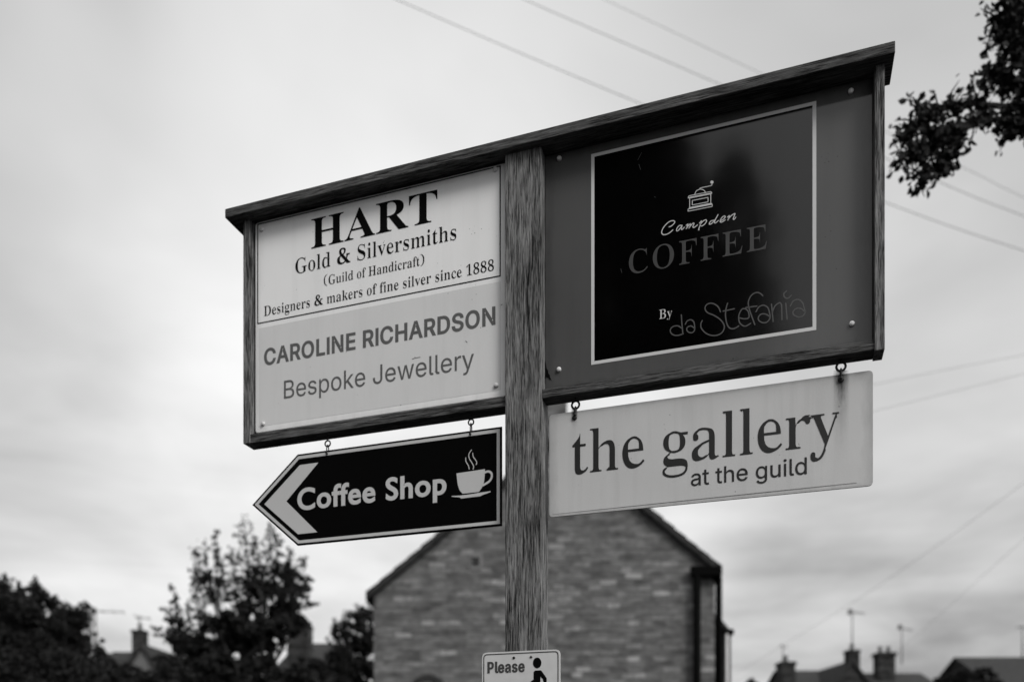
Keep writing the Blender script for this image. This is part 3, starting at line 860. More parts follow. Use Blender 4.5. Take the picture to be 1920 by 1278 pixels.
s.text('COFFEE', 'serif', 1179.2, 1438.1, (1273.4, 496.8), (1273.4, 452.5), 'cap', COFGREY, (0.024, 0.0), 1.1, DN, 'large dim grey serif capitals')
s.text('By', 'serif', 1235.8, 1260.5, (1236.2, 598), (1236.2, 580.8), 'cap', PALEPRINT, (0.028, 0), 1.0, DN, 'small pale serif word')


def z8(*p):
    return [(1220 + x / 6.0, 520 + y / 6.0) for x, y in p]


HAND = [
    z8((345, 420), (350, 500), (358, 580), (362, 630)),
    z8((355, 575), (310, 545), (255, 550), (222, 585), (230, 625), (270, 650), (320, 648), (368, 632)),
    z8((390, 525), (410, 490), (450, 475), (485, 500), (495, 560), (490, 600), (460, 622), (420, 610), (405, 580), (420, 555), (455, 545), (492, 570)),
    z8((785, 385), (755, 325), (690, 290), (630, 305), (612, 350), (640, 395), (720, 430), (790, 480), (828, 545), (810, 610), (760, 645), (690, 652), (620, 625), (570, 570), (565, 520), (580, 485)),
    z8((865, 290), (848, 350), (842, 430), (855, 510), (880, 560), (920, 577), (960, 565), (990, 545)),
    z8((815, 378), (880, 365), (940, 352)),
    z8((1000, 455), (1060, 465), (1105, 450), (1100, 390), (1070, 355), (1030, 355), (1000, 400), (990, 450), (1000, 505), (1035, 540), (1075, 545), (1125, 515)),
    z8((1262, 205), (1225, 175), (1180, 172), (1130, 205), (1100, 270), (1105, 340), (1135, 430), (1172, 530)),
    z8((1070, 340), (1130, 330), (1195, 322)),
    z8((1185, 385), (1215, 335), (1265, 312), (1315, 335), (1338, 400), (1342, 455), (1310, 500), (1260, 508), (1215, 480), (1215, 440), (1250, 410), (1300, 415), (1340, 440)),
    z8((1360, 300), (1368, 390), (1378, 495)),
    z8((1368, 390), (1400, 320), (1450, 285), (1472, 310), (1475, 390), (1478, 475)),
    z8((1520, 290), (1527, 380), (1535, 468)),
    z8((1530, 152), (1500, 180), (1502, 215), (1530, 235), (1560, 225), (1582, 200)),
    z8((1572, 322), (1605, 265), (1660, 248), (1705, 280), (1730, 350), (1738, 395), (1710, 435), (1660, 445), (1610, 420), (1602, 385), (1635, 352), (1690, 350), (1735, 385)),
]
s.strokes('handwriting', HAND, 0.0028, flat_mat('grey_pen_print', 0.08, 0.3, 0, 0.4, 0.08), DN, 'dim grey handwritten name')


def z7(*p):
    return [(1140 + x / 5.81, 320 + y / 5.81) for x, y in p]


def z7l(*p):        # straight strokes, one per pair
    return [z7(p[i], p[i + 1]) for i in range(len(p) - 1)]


SCRIPT = [
    z7((665, 612), (690, 602), (722, 572), (726, 552), (702, 545), (660, 560), (612, 608), (586, 658), (592, 690), (622, 696), (665, 680), (706, 645)),
    z7((802, 596), (776, 598), (750, 630), (748, 655), (766, 650), (795, 616), (810, 592), (798, 630), (806, 641), (832, 616)),
    z7((852, 596), (872, 580), (864, 606), (852, 633)), z7((854, 630), (880, 595), (898, 578), (894, 600), (882, 626)),
    z7((884, 622), (910, 588), (930, 570), (936, 580), (925, 608), (936, 619), (976, 590)),
    z7((996, 572), (1020, 545), (1005, 590), (986, 643), (994, 640)), z7((1003, 588), (1035, 550), (1065, 535), (1073, 549), (1055, 580), (1025, 601), (1005, 598)),
    z7((1152, 540), (1138, 543), (1118, 551), (1103, 575), (1112, 584), (1140, 566), (1168, 530)), z7((1199, 479), (1176, 520), (1160, 560), (1170, 569), (1202, 544)),
    z7((1226, 546), (1256, 530), (1276, 506), (1270, 493), (1246, 505), (1225, 535), (1223, 557), (1240, 560), (1278, 535)),
    z7((1302, 506), (1323, 488), (1316, 512), (1306, 538)), z7((1310, 528), (1340, 492), (1366, 474), (1384, 468), (1372, 500), (1364, 526), (1374, 530), (1393, 506)),
]
s.strokes('script_lettering', SCRIPT, 0.0021, PALEPRINT, DN, 'pale flowing script word')
GR = []
GR += z7l((872, 418), (1135, 366), (1135, 390), (872, 442), (872, 418))                    # foot
GR += z7l((890, 400), (890, 298)) + z7l((1120, 352), (1120, 250))                          # sides
GR += z7l((884, 300), (1126, 252)) + z7l((880, 292), (1128, 243))                          # top bar
GR += z7l((888, 402), (1126, 354)) + z7l((884, 410), (1130, 361))
GR += [z7((874, 300), (878, 282), (895, 272), (1000, 251), (1105, 231), (1122, 231), (1132, 244))]
GR += [z7((945, 258), (962, 222), (1003, 202), (1042, 212), (1062, 236))]                  # dome
GR += [z7((1000, 200), (1004, 191), (1040, 181), (1085, 172), (1124, 162), (1132, 152), (1132, 128))]
GR += z7l((918, 325), (1090, 291), (1090, 340), (918, 374), (918, 325))                    # drawer
s.strokes('mill_emblem', GR, 0.0016, PALEPRINT, DN, 'small pale line drawing of a coffee mill')
kx, ky = z7((1132, 126))[0]
s.sheet('mill_knob', [[on(kx + 3.0 * math.cos(i * math.pi / 8), ky + 3.0 * math.sin(i * math.pi / 8), nR + DN) for i in range(16)]], PALEPRINT, DN - 0.0001)
for q in ([(1196, 300), (1199, 294), (1203, 286)], [(1198, 308), (1201, 318)], [(1164, 504), (1166, 511)], [(1227, 369), (1229, 370)]):
    s.strokes('scratch', [q], 0.0010, COFGREY, DN)
s.sheet('dirt_patch', [[on(x, y, nR) for x, y in ((1021.5, 676), (1024, 683), (1025, 690), (1028, 695), (1028.5, 700), (1031, 703), (1031.5, 707), (1034.5, 713), (1030, 710.5), (1028, 707.5), (1025.5, 708), (1024, 705.5), (1021.5, 712))]], INK, -0.0012, 'jagged dark dirt in the corner')
for q in ((1048.9, 298), (1595.3, 172.3), (1048.2, 693), (1597.2, 607.5)):
    s.screw(*q, 0.0062, PLASTIC)

# ------------------------------------------------------------------ hanging rings


def torus_bm(bm, c, R0, r0, axis='n', seg=24, sides=8, tilt=0.0):
    """ring in the sign plane (axis n) or across it (axis u)"""
    rings = []
    for i in range(seg):
        a = 2 * math.pi * i / seg
        ring = []
        for j in range(sides):
            b2 = 2 * math.pi * j / sides
            rr = R0 + r0 * math.cos(b2)
            x, y, z = rr * math.cos(a), r0 * math.sin(b2), rr * math.sin(a)
            if axis == 'u':
                x, y = y, x
            ring.append(bm.verts.new((c[0] + x + tilt * y, c[1] + y, c[2] + z)))
        rings.append(ring)
    for i in range(seg):
        for j in range(sides):
            bm.faces.new((rings[i][j], rings[i][(j + 1) % sides], rings[(i + 1) % seg][(j + 1) % sides], rings[(i + 1) % seg][j]))


def hanger(s, px, py, r, railz, boardz, mat, wire):
    """screw eye in the rail above and a link through it to a bolt in the board"""
    u, z = on(px, py, s.n)
    c = s.P(u, z, 0.003)
    bm = bmesh.new()
    torus_bm(bm, c, r - wire, wire, 'n')
    add_tube(bm, [(c[0], c[1], c[2] + r - wire), (c[0], c[1], railz - s.o.z + 0.004)], wire)
    from_bm('screw_eye', bm, mat, s.root, smooth=True)
    bm = bmesh.new()
    zb = c[2] - r * 0.55
    bot = boardz - s.o.z - 0.010
    w_ = 0.0036
    add_tube(bm, smooth_path([(c[0], c[1] - w_, bot), (c[0], c[1] - w_ * 1.5, (zb + bot) / 2), (c[0], c[1] - w_, zb - 0.002), (c[0], c[1], zb + 0.0016),
                              (c[0], c[1] + w_, zb - 0.002), (c[0], c[1] + w_ * 1.5, (zb + bot) / 2), (c[0], c[1] + w_, bot)], 5), wire * 0.8)
    add_tube(bm, [(c[0], -0.0062, bot), (c[0], 0.010, bot)], wire * 1.35, 10)
    from_bm('hanging_link', bm, mat, s.root, smooth=True)


# ------------------------------------------------------------------ arrow sign hanging on the left
nA = 0.026
pts = [on(x, y, nA) for x, y in ((472.9, 947.3), (559, 852.8), (941.6, 797.4), (940.4, 983.6), (556.7, 1023.5))]
zt = (pts[1][1] + pts[2][1]) / 2
zb = (pts[3][1] + pts[4][1]) / 2
ur = (pts[2][0] + pts[3][0]) / 2
ul = (pts[1][0] + pts[4][0]) / 2
arrow = [(pts[0][0], (zt + zb) / 2 + 0.001), (ul, zb), (ur, zb), (ur, zt), (ul, zt)]
s = Sign('hanging_sign', (pts[0][0] + ur) / 2, nA, zb, 'black arrow sign with a pale cup, hanging below the left frame', 'sign', 'signs hung from the frame')
s.board('board', arrow, 0.004, MATTBLACK, 0.0, 0.0005)


def inset(poly, d):
    k = len(poly)
    area = sum(poly[i][0] * poly[(i + 1) % k][1] - poly[(i + 1) % k][0] * poly[i][1] for i in range(k))
    sg = 1 if area > 0 else -1
    return [tuple(p) for p in weigh([np.array(p) for p in poly], (d, d), sg)]


def inset_full(poly, d):
    k = len(poly)
    area = sum(poly[i][0] * poly[(i + 1) % k][1] - poly[(i + 1) % k][0] * poly[i][1] for i in range(k))
    sg = 1 if area > 0 else -1
    out = []
    for i in range(k):
        p, a_, b_ = (np.array(poly[j % k]) for j in (i, i - 1, i + 1))
        d0, d1 = p - a_, b_ - p
        d0, d1 = d0 / np.linalg.norm(d0), d1 / np.linalg.norm(d1)
        n0, n1 = np.array((-d0[1], d0[0])) * sg, np.array((-d1[1], d1[0])) * sg
        m = (n0 + n1) / (1 + n0.dot(n1))
        out.append(tuple(p + m * d))
    return out


s.frame_line('border_line', inset_full(arrow, 0.0055), inset_full(arrow, 0.0140), ARROWP)
s.sheet('chevron', [[on(x, y, nA) for x, y in q] for q in (((495.8, 944.7), (562.3, 871.4), (597.2, 866.7), (537.1, 939.4)), ((537.1, 939.4), (595.2, 997.1), (559, 1001), (495.8, 944.7)))], ARROWP)
s.text('Coffee Shop', 'sans', 557.4, 837.3, (750, 934.1), (750, 892.4), 'asc', ARROWP, (-0.029, -0.024), 1.07, label='heavy pale sans lettering')


def z6(*p):
    return [(710 + x / 5.556, 770 + y / 5.556) for x, y in p]


cupL = smooth_path([(812, 650), (816, 700), (826, 770), (845, 825), (875, 862)], 4)
cupR = smooth_path([(1045, 842), (1072, 805), (1092, 760), (1103, 700), (1108, 605)], 4)
cup = [on(*z6(tuple(q))[0], nA) for q in cupL + cupR]
sau = [on(*q, nA) for q in z6((760, 885), (850, 880), (950, 868), (1060, 850), (1165, 834), (1166, 845), (1080, 876), (1060, 888), (960, 899), (860, 912), (842, 899), (763, 893))]
s.sheet('cup_emblem', [cup, sau], ARROWP, label='pale cup and saucer emblem')
s.strokes('cup_handle', [z6((1104, 640), (1140, 629), (1172, 645), (1178, 685), (1152, 732), (1085, 774))], 0.0058, ARROWP, -0.0007)
s.strokes('steam', [z6((907, 488), (910, 525), (935, 570), (943, 605)), z6((967, 405), (940, 450), (945, 495), (975, 545), (990, 580), (983, 605)), z6((980, 437), (985, 475), (1010, 510), (1022, 535), (1015, 558))], 0.0023, ARROWP)
hanger(s, 613.4, 830.5, 0.0103, ZB0 - 0.004, zt, IRON, 0.0020)
hanger(s, 882.4, 790.2, 0.0094, ZB0 - 0.004, zt, IRON, 0.0020)

# ------------------------------------------------------------------ gallery sign hanging on the right
nG = 0.030
uA = (on(1030, 780, nG)[0] + on(1029.4, 969, nG)[0]) / 2
uB = on(1636.8, 800, nG)[0]
zt = (on(1030, 777, nG)[1] + on(1630, 694.5, nG)[1]) / 2
zb = (on(1032, 970, nG)[1] + on(1630, 909.5, nG)[1]) / 2
s = Sign('hanging_sign', (uA + uB) / 2, nG, zb, 'long pale gallery board with rust stains, hanging below the right frame', 'sign', 'signs hung from the frame')
s.board('board', rect(uA, zb, uB, zt), 0.004, GALLERY, 0.011, 0.0005)
s.text('the gallery', 'serif', 1073.1, 1575.9, (1111, 885.5), (1127, 801), 'asc', INKDARK, (0.026, 0.008), 0.93, label='large dark serif lettering')
s.text('at the guild', 'grot', 1295.6, 1512.9, (1358, 904), (1358, 873.5), 'asc', INKDARK, (-0.004, -0.004), label='small dark sans lettering')
s.sheet('fold_line', [[on(x, y, nG) for x, y in ((1036, 963.6), (1250, 941), (1250, 942.2), (1036, 964.2))], [on(x, y, nG) for x, y in ((1250, 941), (1440, 921), (1440, 922.6), (1250, 942.2))], [on(x, y, nG) for x, y in ((1440, 921), (1606, 904.2), (1606, 905.2), (1440, 922.6))]],
        flat_mat('worn_edge', 0.17, 0.7, 0, 0.2, 0.4, 200), -0.0004)
hanger(s, 1078.6, 757.8, 0.0124, ZB0 + 0.003, zt, IRON, 0.0027)
hanger(s, 1577, 685.9, 0.0126, ZB0 + 0.003, zt, IRON, 0.0027)


def stain_mat(name, v, al):
    """a run of rust: opacity fades down the run and breaks up"""
    m, t, p = new_mat(name)
    p.inputs['Base Color'].default_value = (v, v, v, 1)
    p.inputs['Roughness'].default_value = 0.9
    p.inputs['Specular IOR Level'].default_value = 0.05
    tc = t.nodes.new('ShaderNodeTexCoord')
    sp = t.nodes.new('ShaderNodeSeparateXYZ')
    t.links.new(tc.outputs['Generated'], sp.inputs[0])
    fx = M(t, 'SUBTRACT', 1.0, M(t, 'MULTIPLY', M(t, 'ABSOLUTE', M(t, 'SUBTRACT', sp.outputs[0], 0.5)), 2.0), True)
    fz = M(t, 'POWER', M(t, 'MAXIMUM', sp.outputs[2], 0.0), 2.2)
    n = noise(t, coords(t, (1, 1, 0.3)), 150.0, 4.0, 0.6)
    f = M(t, 'MULTIPLY', M(t, 'MULTIPLY', fx, fz), M(t, 'MULTIPLY', n, 2 * al))
    t.links.new(M(t, 'MINIMUM', f, 0.95), p.inputs['Alpha'])
    return m


RUN = stain_mat('rust_run', 0.03, 1.3)
RUN2 = stain_mat('faint_run', 0.06, 0.5)
for cx_, y0_, y1_, hw, mt in ((1077, 766, 808, 7, RUN), (1577, 694, 762, 15, RUN), (1577, 700, 905, 17, RUN2)):
    s.sheet('rust_stain', [[on(cx_ - hw, y0_, nG), on(cx_ + hw, y0_, nG), on(cx_ + hw * 0.8, y1_, nG), on(cx_ - hw * 0.8, y1_, nG)]], mt, -0.0003 if mt is RUN else -0.0002)
s.screw(1077.5, 783, 0.0062, IRON, 0.004)
s.screw(1577, 711.5, 0.0068, IRON, 0.004)

# ------------------------------------------------------------------ small notice at the foot of the post
nP = -0.004
uA, uB = on(903.6, 1250, nP)[0], on(1050.3, 1250, nP)[0]
zt = on(978, 1219.5, nP)[1]
s = Sign('notice_sign', (uA + uB) / 2, nP, zt - 0.30, 'small white notice with a walking figure, screwed low on the post', 'sign')
s.board('plate', rect(uA, zt - 0.30, uB, zt), 0.0035, flat_mat('white_notice', 0.55, 0.4, 0, 0.4, 0.05), 0.014, 0.0005)
q0, q1 = 0.0042, 0.0066
rp = [round_poly(rect(uA + q, zt - 0.30 + q, uB - q, zt - q), 0.014 - q * 0.8) for q in (q0, q1)]
s.frame_line('border_line', rp[0], rp[1], flat_mat('dark_grey_line', 0.035, 0.5, 0, 0.3))
s.text('Please', 'grot', 913.9, 983.9, (914.4, 1260.7), (914.4, 1239.9), 'cap', flat_mat('dark_grey_ink', 0.05, 0.5, 0, 0.3), (-0.046, -0.020), 1.16, label='heavy condensed dark word')


def zP(*p):
    return [on(880 + x / 9.6, 1180 + y / 9.6, nP) for x, y in p]


head = zP(*[(1222 + 76 * math.cos(i * math.pi / 12), 593 + 97 * math.sin(i * math.pi / 12)) for i in range(24)])
body = zP((1158, 760), (1180, 730), (1285, 725), (1300, 735), (1392, 865), (1395, 960), (1335, 960), (1330, 890), (1282, 838), (1278, 1000), (1330, 1300), (1270, 1310), (1215, 1080), (1150, 1310), (1090, 1300), (1155, 1000))
arm = zP((1154, 890), (1095, 938), (1060, 1010), (1095, 1030), (1156, 960))
s.sheet('walking_figure', [head, body, arm], INK, label='black figure with a round head')
s.screw(963.6, 1232.4, 0.0035, IRON, 0.002)
s.screw(996, 1230.7, 0.0035, ZINC, 0.002)


# ------------------------------------------------------------------ foliage
def leaf_mesh(name, cen, size, mat, parent, slender=0.62, bend=0.25):
    """a small folded leaf at every centre, every one turned its own way"""
    cen = np.asarray(cen, float)
    n = len(cen)
    d = rng.normal(size=(n, 3))
    d[:, 2] -= 0.35
    d /= np.linalg.norm(d, axis=1)[:, None]
    e = rng.normal(size=(n, 3))
    e -= d * (e * d).sum(1)[:, None]
    e /= np.linalg.norm(e, axis=1)[:, None]
    f = np.cross(d, e)
    L_ = size * rng.uniform(0.6, 1.25, n)[:, None]
    W_ = L_ * slender * rng.uniform(0.8, 1.2, n)[:, None] * 0.5
    v = np.empty((n, 6, 3))
    v[:, 0] = cen - d * L_ * 0.5
    v[:, 1] = cen - d * L_ * 0.12 + e * W_ + f * W_ * bend
    v[:, 2] = cen + d * L_ * 0.22 + e * W_ * 0.8 + f * W_ * bend
    v[:, 3] = cen + d * L_ * 0.5 - f * L_ * 0.1
    v[:, 4] = cen + d * L_ * 0.22 - e * W_ * 0.8 + f * W_ * bend
    v[:, 5] = cen - d * L_ * 0.12 - e * W_ + f * W_ * bend
    vs = v.reshape(-1, 3)
    if parent is not None:
        inv = parent.matrix_world.inverted()
        vs = vs + np.array(inv.translation)
    idx = np.arange(n)[:, None] * 6
    q = np.concatenate([idx + np.array((0, 1, 2, 3)), idx + np.array((0, 3, 4, 5))], 1).reshape(-1, 4)
    me = bpy.data.meshes.new(name)
    me.vertices.add(len(vs))
    me.vertices.foreach_set('co', vs.ravel())
    me.loops.add(q.size)
    me.loops.foreach_set('vertex_index', q.ravel())
    me.polygons.add(len(q))
    me.polygons.foreach_set('loop_start', np.arange(len(q)) * 4)
    me.polygons.foreach_set('loop_total', np.full(len(q), 4))
    me.update(calc_edges=True)
    me.validate()
    return link(name, me, mat, parent)


def ball(n, c, r):
    d = rng.normal(size=(n, 3))
    d /= np.linalg.norm(d, axis=1)[:, None]
    d *= (rng.uniform(0, 1, n) ** 0.45)[:, None]
    return np.asarray(c) + d * np.asarray(r)


def clumps(c, r, k, per, cr):
    """k leaf clumps of radius cr inside an ellipsoid"""
    out = []
    for q in ball(k, c, r):
        out.append(ball(per, q, np.array((cr, cr, cr * 0.8)) * rng.uniform(0.6, 1.3)))
    return np.concatenate(out)


def limb(bm, a, b, r0, r1, wob=0.06, k=6, seg=6):
    a, b = Vector(a), Vector(b)
    ln = (b - a).length
    pts = []
    for i in range(k + 1):
        t = i / k
        p = a.lerp(b, t)
        if 0 < i < k:
            p += Vector(rng.normal(size=3)) * wob * ln * 0.5
        p.z += math.sin(t * math.pi) * 0.04 * ln
        pts.append(p)
    add_tube(bm, pts, [r0 + (r1 - r0) * i / k for i in range(k + 1)], seg)
    return pts


def px_tree(name, base_px, Y, lobes, leaf, label, cat='tree', mat=LEAF, group=None, trunk_r=0.12, dY=1.0, spread=0.24, shoots=()):
    """tree or shrub whose leaf masses are given as (column, row, half width, half height, clumps, leaves per clump) at depth Y"""
    b = at(base_px, HY, Y)
    b.z = 0
    root = empty(name, Matrix.Translation(b), label, cat, group)
    pm = Y / F
    cen, tips = [], []
    for cx_, cy_, hw, hh, k, per in lobes:
        c = at(cx_, cy_, Y + rng.uniform(-0.4, 0.4) * dY)
        r = (hw * pm, max(hw * pm * 0.8, 0.25) * dY, hh * pm)
        cen.append(clumps(c, r, k, per, max(0.09, spread * min(hw, hh) * pm)))
        tips.append((c, r))
    bm = bmesh.new()
    tops = max(t[0].z for t in tips)
    fork = Vector((0, 0, min(t[0].z for t in tips) * 0.55))
    limb(bm, (0, 0, 0), fork, trunk_r, trunk_r * 0.75, 0.03)
    for c, r in tips:
        p = limb(bm, fork, c - b, trunk_r * 0.55, 0.02, 0.08)
        for _ in range(4):
            limb(bm, p[4], c - b + Vector(rng.uniform(-1, 1, 3) * np.array(r) * 0.9), 0.022, 0.006, 0.1, 4, 5)
    for x0, y0, x1, y1, wd in shoots:
        y_ = Y + rng.uniform(-0.5, 0.5) * dY
        p0, p1 = at(x0, y0, y_), at(x1, y1, y_)
        mid = p0.lerp(p1, 0.5) + Vector(rng.normal(size=3)) * 0.02
        add_tube(bm, [p0 - b, mid - b, p1 - b], [0.012, 0.008, 0.003], 5)
        k = max(4, int((p1 - p0).length / 0.055))
        for i in range(k + 1):
            t = i / k
            q = p0.lerp(p1, t) + Vector((0, 0, 0.01))
            r = wd * pm * (1.0 - 0.55 * t)
            cen.append(ball(5, q, (r, r, r * 0.8)))
            if rng.uniform() < 0.5 and t < 0.9:
                e = q + Vector((rng.uniform(-1, 1), rng.uniform(-1, 1), rng.uniform(0.0, 0.8))) * r * 1.7
                add_tube(bm, [q - b, e - b], [0.005, 0.002], 4)
                cen.append(ball(5, e, (r * 0.4, r * 0.4, r * 0.4)))
    from_bm('trunk', bm, BARK, root)
    leaf_mesh('crown', np.concatenate(cen), leaf, mat, root)
    return root


px_tree('shrub', 20, 14.0, [
    (-120, 1180, 150, 120, 69, 162), (0, 1190, 70, 105, 69, 176), (70, 1200, 70, 95, 69, 176), (120, 1215, 60, 70, 46, 162),
    (100, 1280, 110, 80, 69, 176), (-40, 1330, 170, 100, 69, 162), (160, 1300, 60, 80, 34, 162), (30, 1125, 22, 25, 12, 54), (62, 1105, 8, 16, 5, 27), (150, 1160, 22, 34, 14, 35)],
    0.07, 'big dark rounded shrub filling the lower left corner', 'shrub', trunk_r=0.1, spread=0.33, shoots=[(20, 1150, 12, 1078, 16), (60, 1150, 64, 1085, 16), (95, 1170, 104, 1118, 14), (140, 1180, 152, 1140, 18), (165, 1220, 172, 1165, 14), (40, 1140, 36, 1092, 14), (118, 1180, 124, 1130, 13)])
px_tree('tree', 460, 12.5, [
    (392, 1092, 26, 24, 9, 22), (530, 1075, 24, 24, 9, 26), (548, 1100, 34, 30, 16, 28), (475, 1085, 24, 30, 9, 22), (500, 1110, 40, 30, 16, 30),
    (455, 1122, 36, 26, 12, 26), (460, 1175, 84, 40, 52, 100), (525, 1160, 52, 40, 38, 75), (335, 1175, 24, 22, 9, 22), (350, 1210, 45, 38, 28, 60),
    (450, 1245, 120, 56, 84, 130), (380, 1300, 120, 60, 68, 110), (530, 1300, 90, 60, 50, 110)],
    0.072, 'dark leafy tree with loose upright shoots, below the arrow sign', trunk_r=0.09, dY=0.8, spread=0.3, shoots=[
        (462, 1150, 458, 972, 24), (450, 1130, 432, 1030, 16), (470, 1120, 478, 1010, 15), (415, 1150, 404, 998, 15), (400, 1130, 380, 1018, 24), (392, 1120, 362, 1030, 18),
        (388, 1110, 366, 1068, 18), (425, 1120, 412, 1040, 20), (500, 1130, 505, 985, 20), (505, 1120, 522, 1000, 20), (520, 1120, 545, 1035, 24), (540, 1120, 572, 1048, 20),
        (550, 1130, 580, 1085, 18), (560, 1140, 596, 1132, 12), (490, 1130, 492, 1040, 18), (535, 1110, 540, 1060, 22), (345, 1200, 322, 1100, 13), (350, 1190, 308, 1142, 14),
        (330, 1210, 288, 1176, 15), (360, 1190, 352, 1130, 14), (375, 1150, 360, 1090, 18), (440, 1150, 436, 1080, 22), (475, 1150, 470, 1070, 20), (515, 1150, 512, 1070, 22)])
px_tree('tree', 668, 20.0, [
    (672, 1160, 26, 24, 18, 48), (690, 1150, 16, 20, 10, 42), (648, 1185, 26, 26, 17, 48), (628, 1178, 7, 12, 3, 22), (685, 1200, 34, 34, 32, 80), (660, 1250, 55, 50, 57, 112), (630, 1265, 30, 40, 23, 80)],
    0.08, 'small dark tree touching the left wall of the stone house', trunk_r=0.08, spread=0.3, shoots=[(640, 1215, 625, 1160, 9), (655, 1190, 644, 1146, 11), (675, 1180, 668, 1134, 12), (690, 1160, 692, 1128, 11), (630, 1230, 614, 1196, 9)])
px_tree('shrub', 290, 17.0, [
    (215, 1262, 34, 26, 18, 50), (190, 1215, 9, 22, 6, 16), (200, 1240, 16, 16, 8, 30), (300, 1250, 30, 26, 20, 46), (255, 1268, 34, 22, 16, 40), (225, 1250, 18, 18, 9, 40), (255, 1290, 70, 28, 40, 70)],
    0.085, 'ragged low shrub between the left corner shrub and the leafy tree', 'shrub', LEAF, trunk_r=0.05)
px_tree('shrub', 600, 15.0, [(580, 1262, 40, 30, 26, 50), (628, 1285, 36, 26, 18, 50), (545, 1295, 50, 30, 26, 50)],
        0.09, 'low dark shrub at the foot of the frame left of the stone house', 'shrub', trunk_r=0.05)
px_tree('shrub', 1815, 38.0, [(1805, 1268, 26, 14, 16, 40), (1775, 1275, 22, 10, 10, 40), (1845, 1264, 20, 18, 12, 40), (1830, 1290, 60, 22, 26, 50)],
        0.2, 'rounded dark bush before the rightmost slate roof', 'shrub', trunk_r=0.08)
px_tree('shrub', 1402, 36.0, [(1412, 1282, 12, 8, 6, 30), (1385, 1290, 12, 8, 6, 30)],
        0.2, 'sliver of dark bush at the frame edge right of the stone house', 'shrub', trunk_r=0.08)


# branch reaching in at the top right: a whole tree whose trunk stands outside the frame
def overhanging_tree():
    Y = 4.2
    b = Vector((6.6, 6.4, 0))
    root = empty('tree', Matrix.Translation(b), 'near tree whose leafy bough hangs in at the top right corner', 'tree')
    bm = bmesh.new()
    t1 = limb(bm, (0, 0, 0), (0.2, -0.1, 3.6), 0.24, 0.2, 0.02, 8, 10)
    t2 = limb(bm, t1[-1], (0.0, 0.2, 7.5), 0.2, 0.07, 0.05, 6, 8)
    cen = []

    def bough(pp, r0, n, spread):
        pts = [Vector(p) - b for p in smooth_path([tuple(q) for q in pp], 5)]
        add_tube(bm, pts, [r0 * (1 - 0.88 * i / (len(pts) - 1)) for i in range(len(pts))], 6)
        m = len(pts)
        for i in range(m):
            if i / m < 0.3:
                continue
            for _ in range(n):
                d = Vector(rng.normal(size=3))
                d.y *= 0.7
                tip = pts[i] + d.normalized() * rng.uniform(0.2, 1.3) * spread * 0.82
                add_tube(bm, [pts[i], pts[i].lerp(tip, 0.5) + Vector((0, 0, 0.01)), tip], [0.005, 0.004, 0.0015], 4)
                for t in np.linspace(0.35, 1.0, 4):
                    cen.append(ball(1, np.array(pts[i].lerp(tip, t) + b), (0.03, 0.03, 0.03)))

    start = b + t1[-1]
    # bough 1: down to the hanging tip; bough 2: up the right edge; others outside the frame
    bough([start, at(2120, 120, Y + 0.5), at(1960, 215, Y), at(1860, 225, Y), at(1790, 240, Y), at(1745, 285, Y), at(1722, 345, Y)], 0.022, 5, 0.15)
    bough([at(1960, 215, Y), at(1880, 200, Y), at(1800, 195, Y), at(1735, 210, Y), at(1695, 255, Y)], 0.02, 6, 0.12)
    bough([at(1860, 225, Y), at(1780, 250, Y), at(1735, 275, Y), at(1690, 300, Y)], 0.016, 6, 0.10)
    bough([at(1800, 230, Y), at(1790, 265, Y), at(1775, 300, Y), at(1765, 325, Y)], 0.014, 6, 0.09)
    bough([start, at(2100, 150, Y + 0.4), at(1960, 190, Y), at(1930, 130, Y), at(1915, 70, Y), at(1905, 15, Y), at(1890, -60, Y)], 0.022, 7, 0.21)
    bough([at(1960, 190, Y), at(1925, 165, Y), at(1890, 150, Y), at(1850, 135, Y)], 0.014, 6, 0.12)
    bough([at(1930, 130, Y), at(1910, 105, Y), at(1885, 75, Y), at(1872, 35, Y)], 0.014, 7, 0.13)
    bough([at(1960, 215, Y), at(1930, 225, Y), at(1915, 235, Y), at(1905, 240, Y)], 0.014, 7, 0.13)
    for k in range(26):
        a_ = rng.uniform(0, 2 * math.pi)
        e = b + Vector((math.cos(a_) * rng.uniform(0.8, 2.6), math.sin(a_) * rng.uniform(0.8, 2.6), rng.uniform(4.2, 9.0)))
        if e.y > 0.5 and (e.x / e.y) < 0.74 and (e.z - ZC) / e.y < 1.05:
            continue
        p = b + t2[int(rng.integers(0, 6))]
        bough([p, p.lerp(e, 0.5) + Vector((0, 0, 0.2)), e], 0.04, 5, 0.45)
    from_bm('trunk', bm, BARK, root)
    leaf_mesh('crown', np.concatenate(cen), 0.040, LEAF3, root, 0.66)


overhanging_tree()


# trees behind the photographer: seen mirrored in the glossy black square
def back_tree():
    b = Vector((-8.4, -8.4, 0))
    root = empty('tree', Matrix.Translation(b), 'tall broad tree mirrored in the left half of the glossy black square', 'tree')
    bm = bmesh.new()
    t = limb(bm, (0, 0, 0), (0.2, 0, 5.5), 0.36, 0.28, 0.02, 8, 10)
    cen = []
    for k in range(900):
        a_, rr = rng.uniform(0, 2 * math.pi), 4.0 * math.sqrt(rng.uniform(0, 1))
        zz = rng.uniform(2.0, 17.5)
        rr *= min(1.0, (19.0 - zz) / 4.0)
        q = np.array((rr * math.cos(a_), rr * math.sin(a_) * 0.8, zz))
        if k % 6 == 0:
            limb(bm, t[-1] if zz > 5.5 else t[5], q, 0.10, 0.015, 0.05, 5, 5)
        cen.append(ball(130, np.array(b) + q, (0.5, 0.7, 0.7)))
    from_bm('trunk', bm, BARK, root)
    leaf_mesh('crown', np.concatenate(cen), 0.36, LEAF3, root)


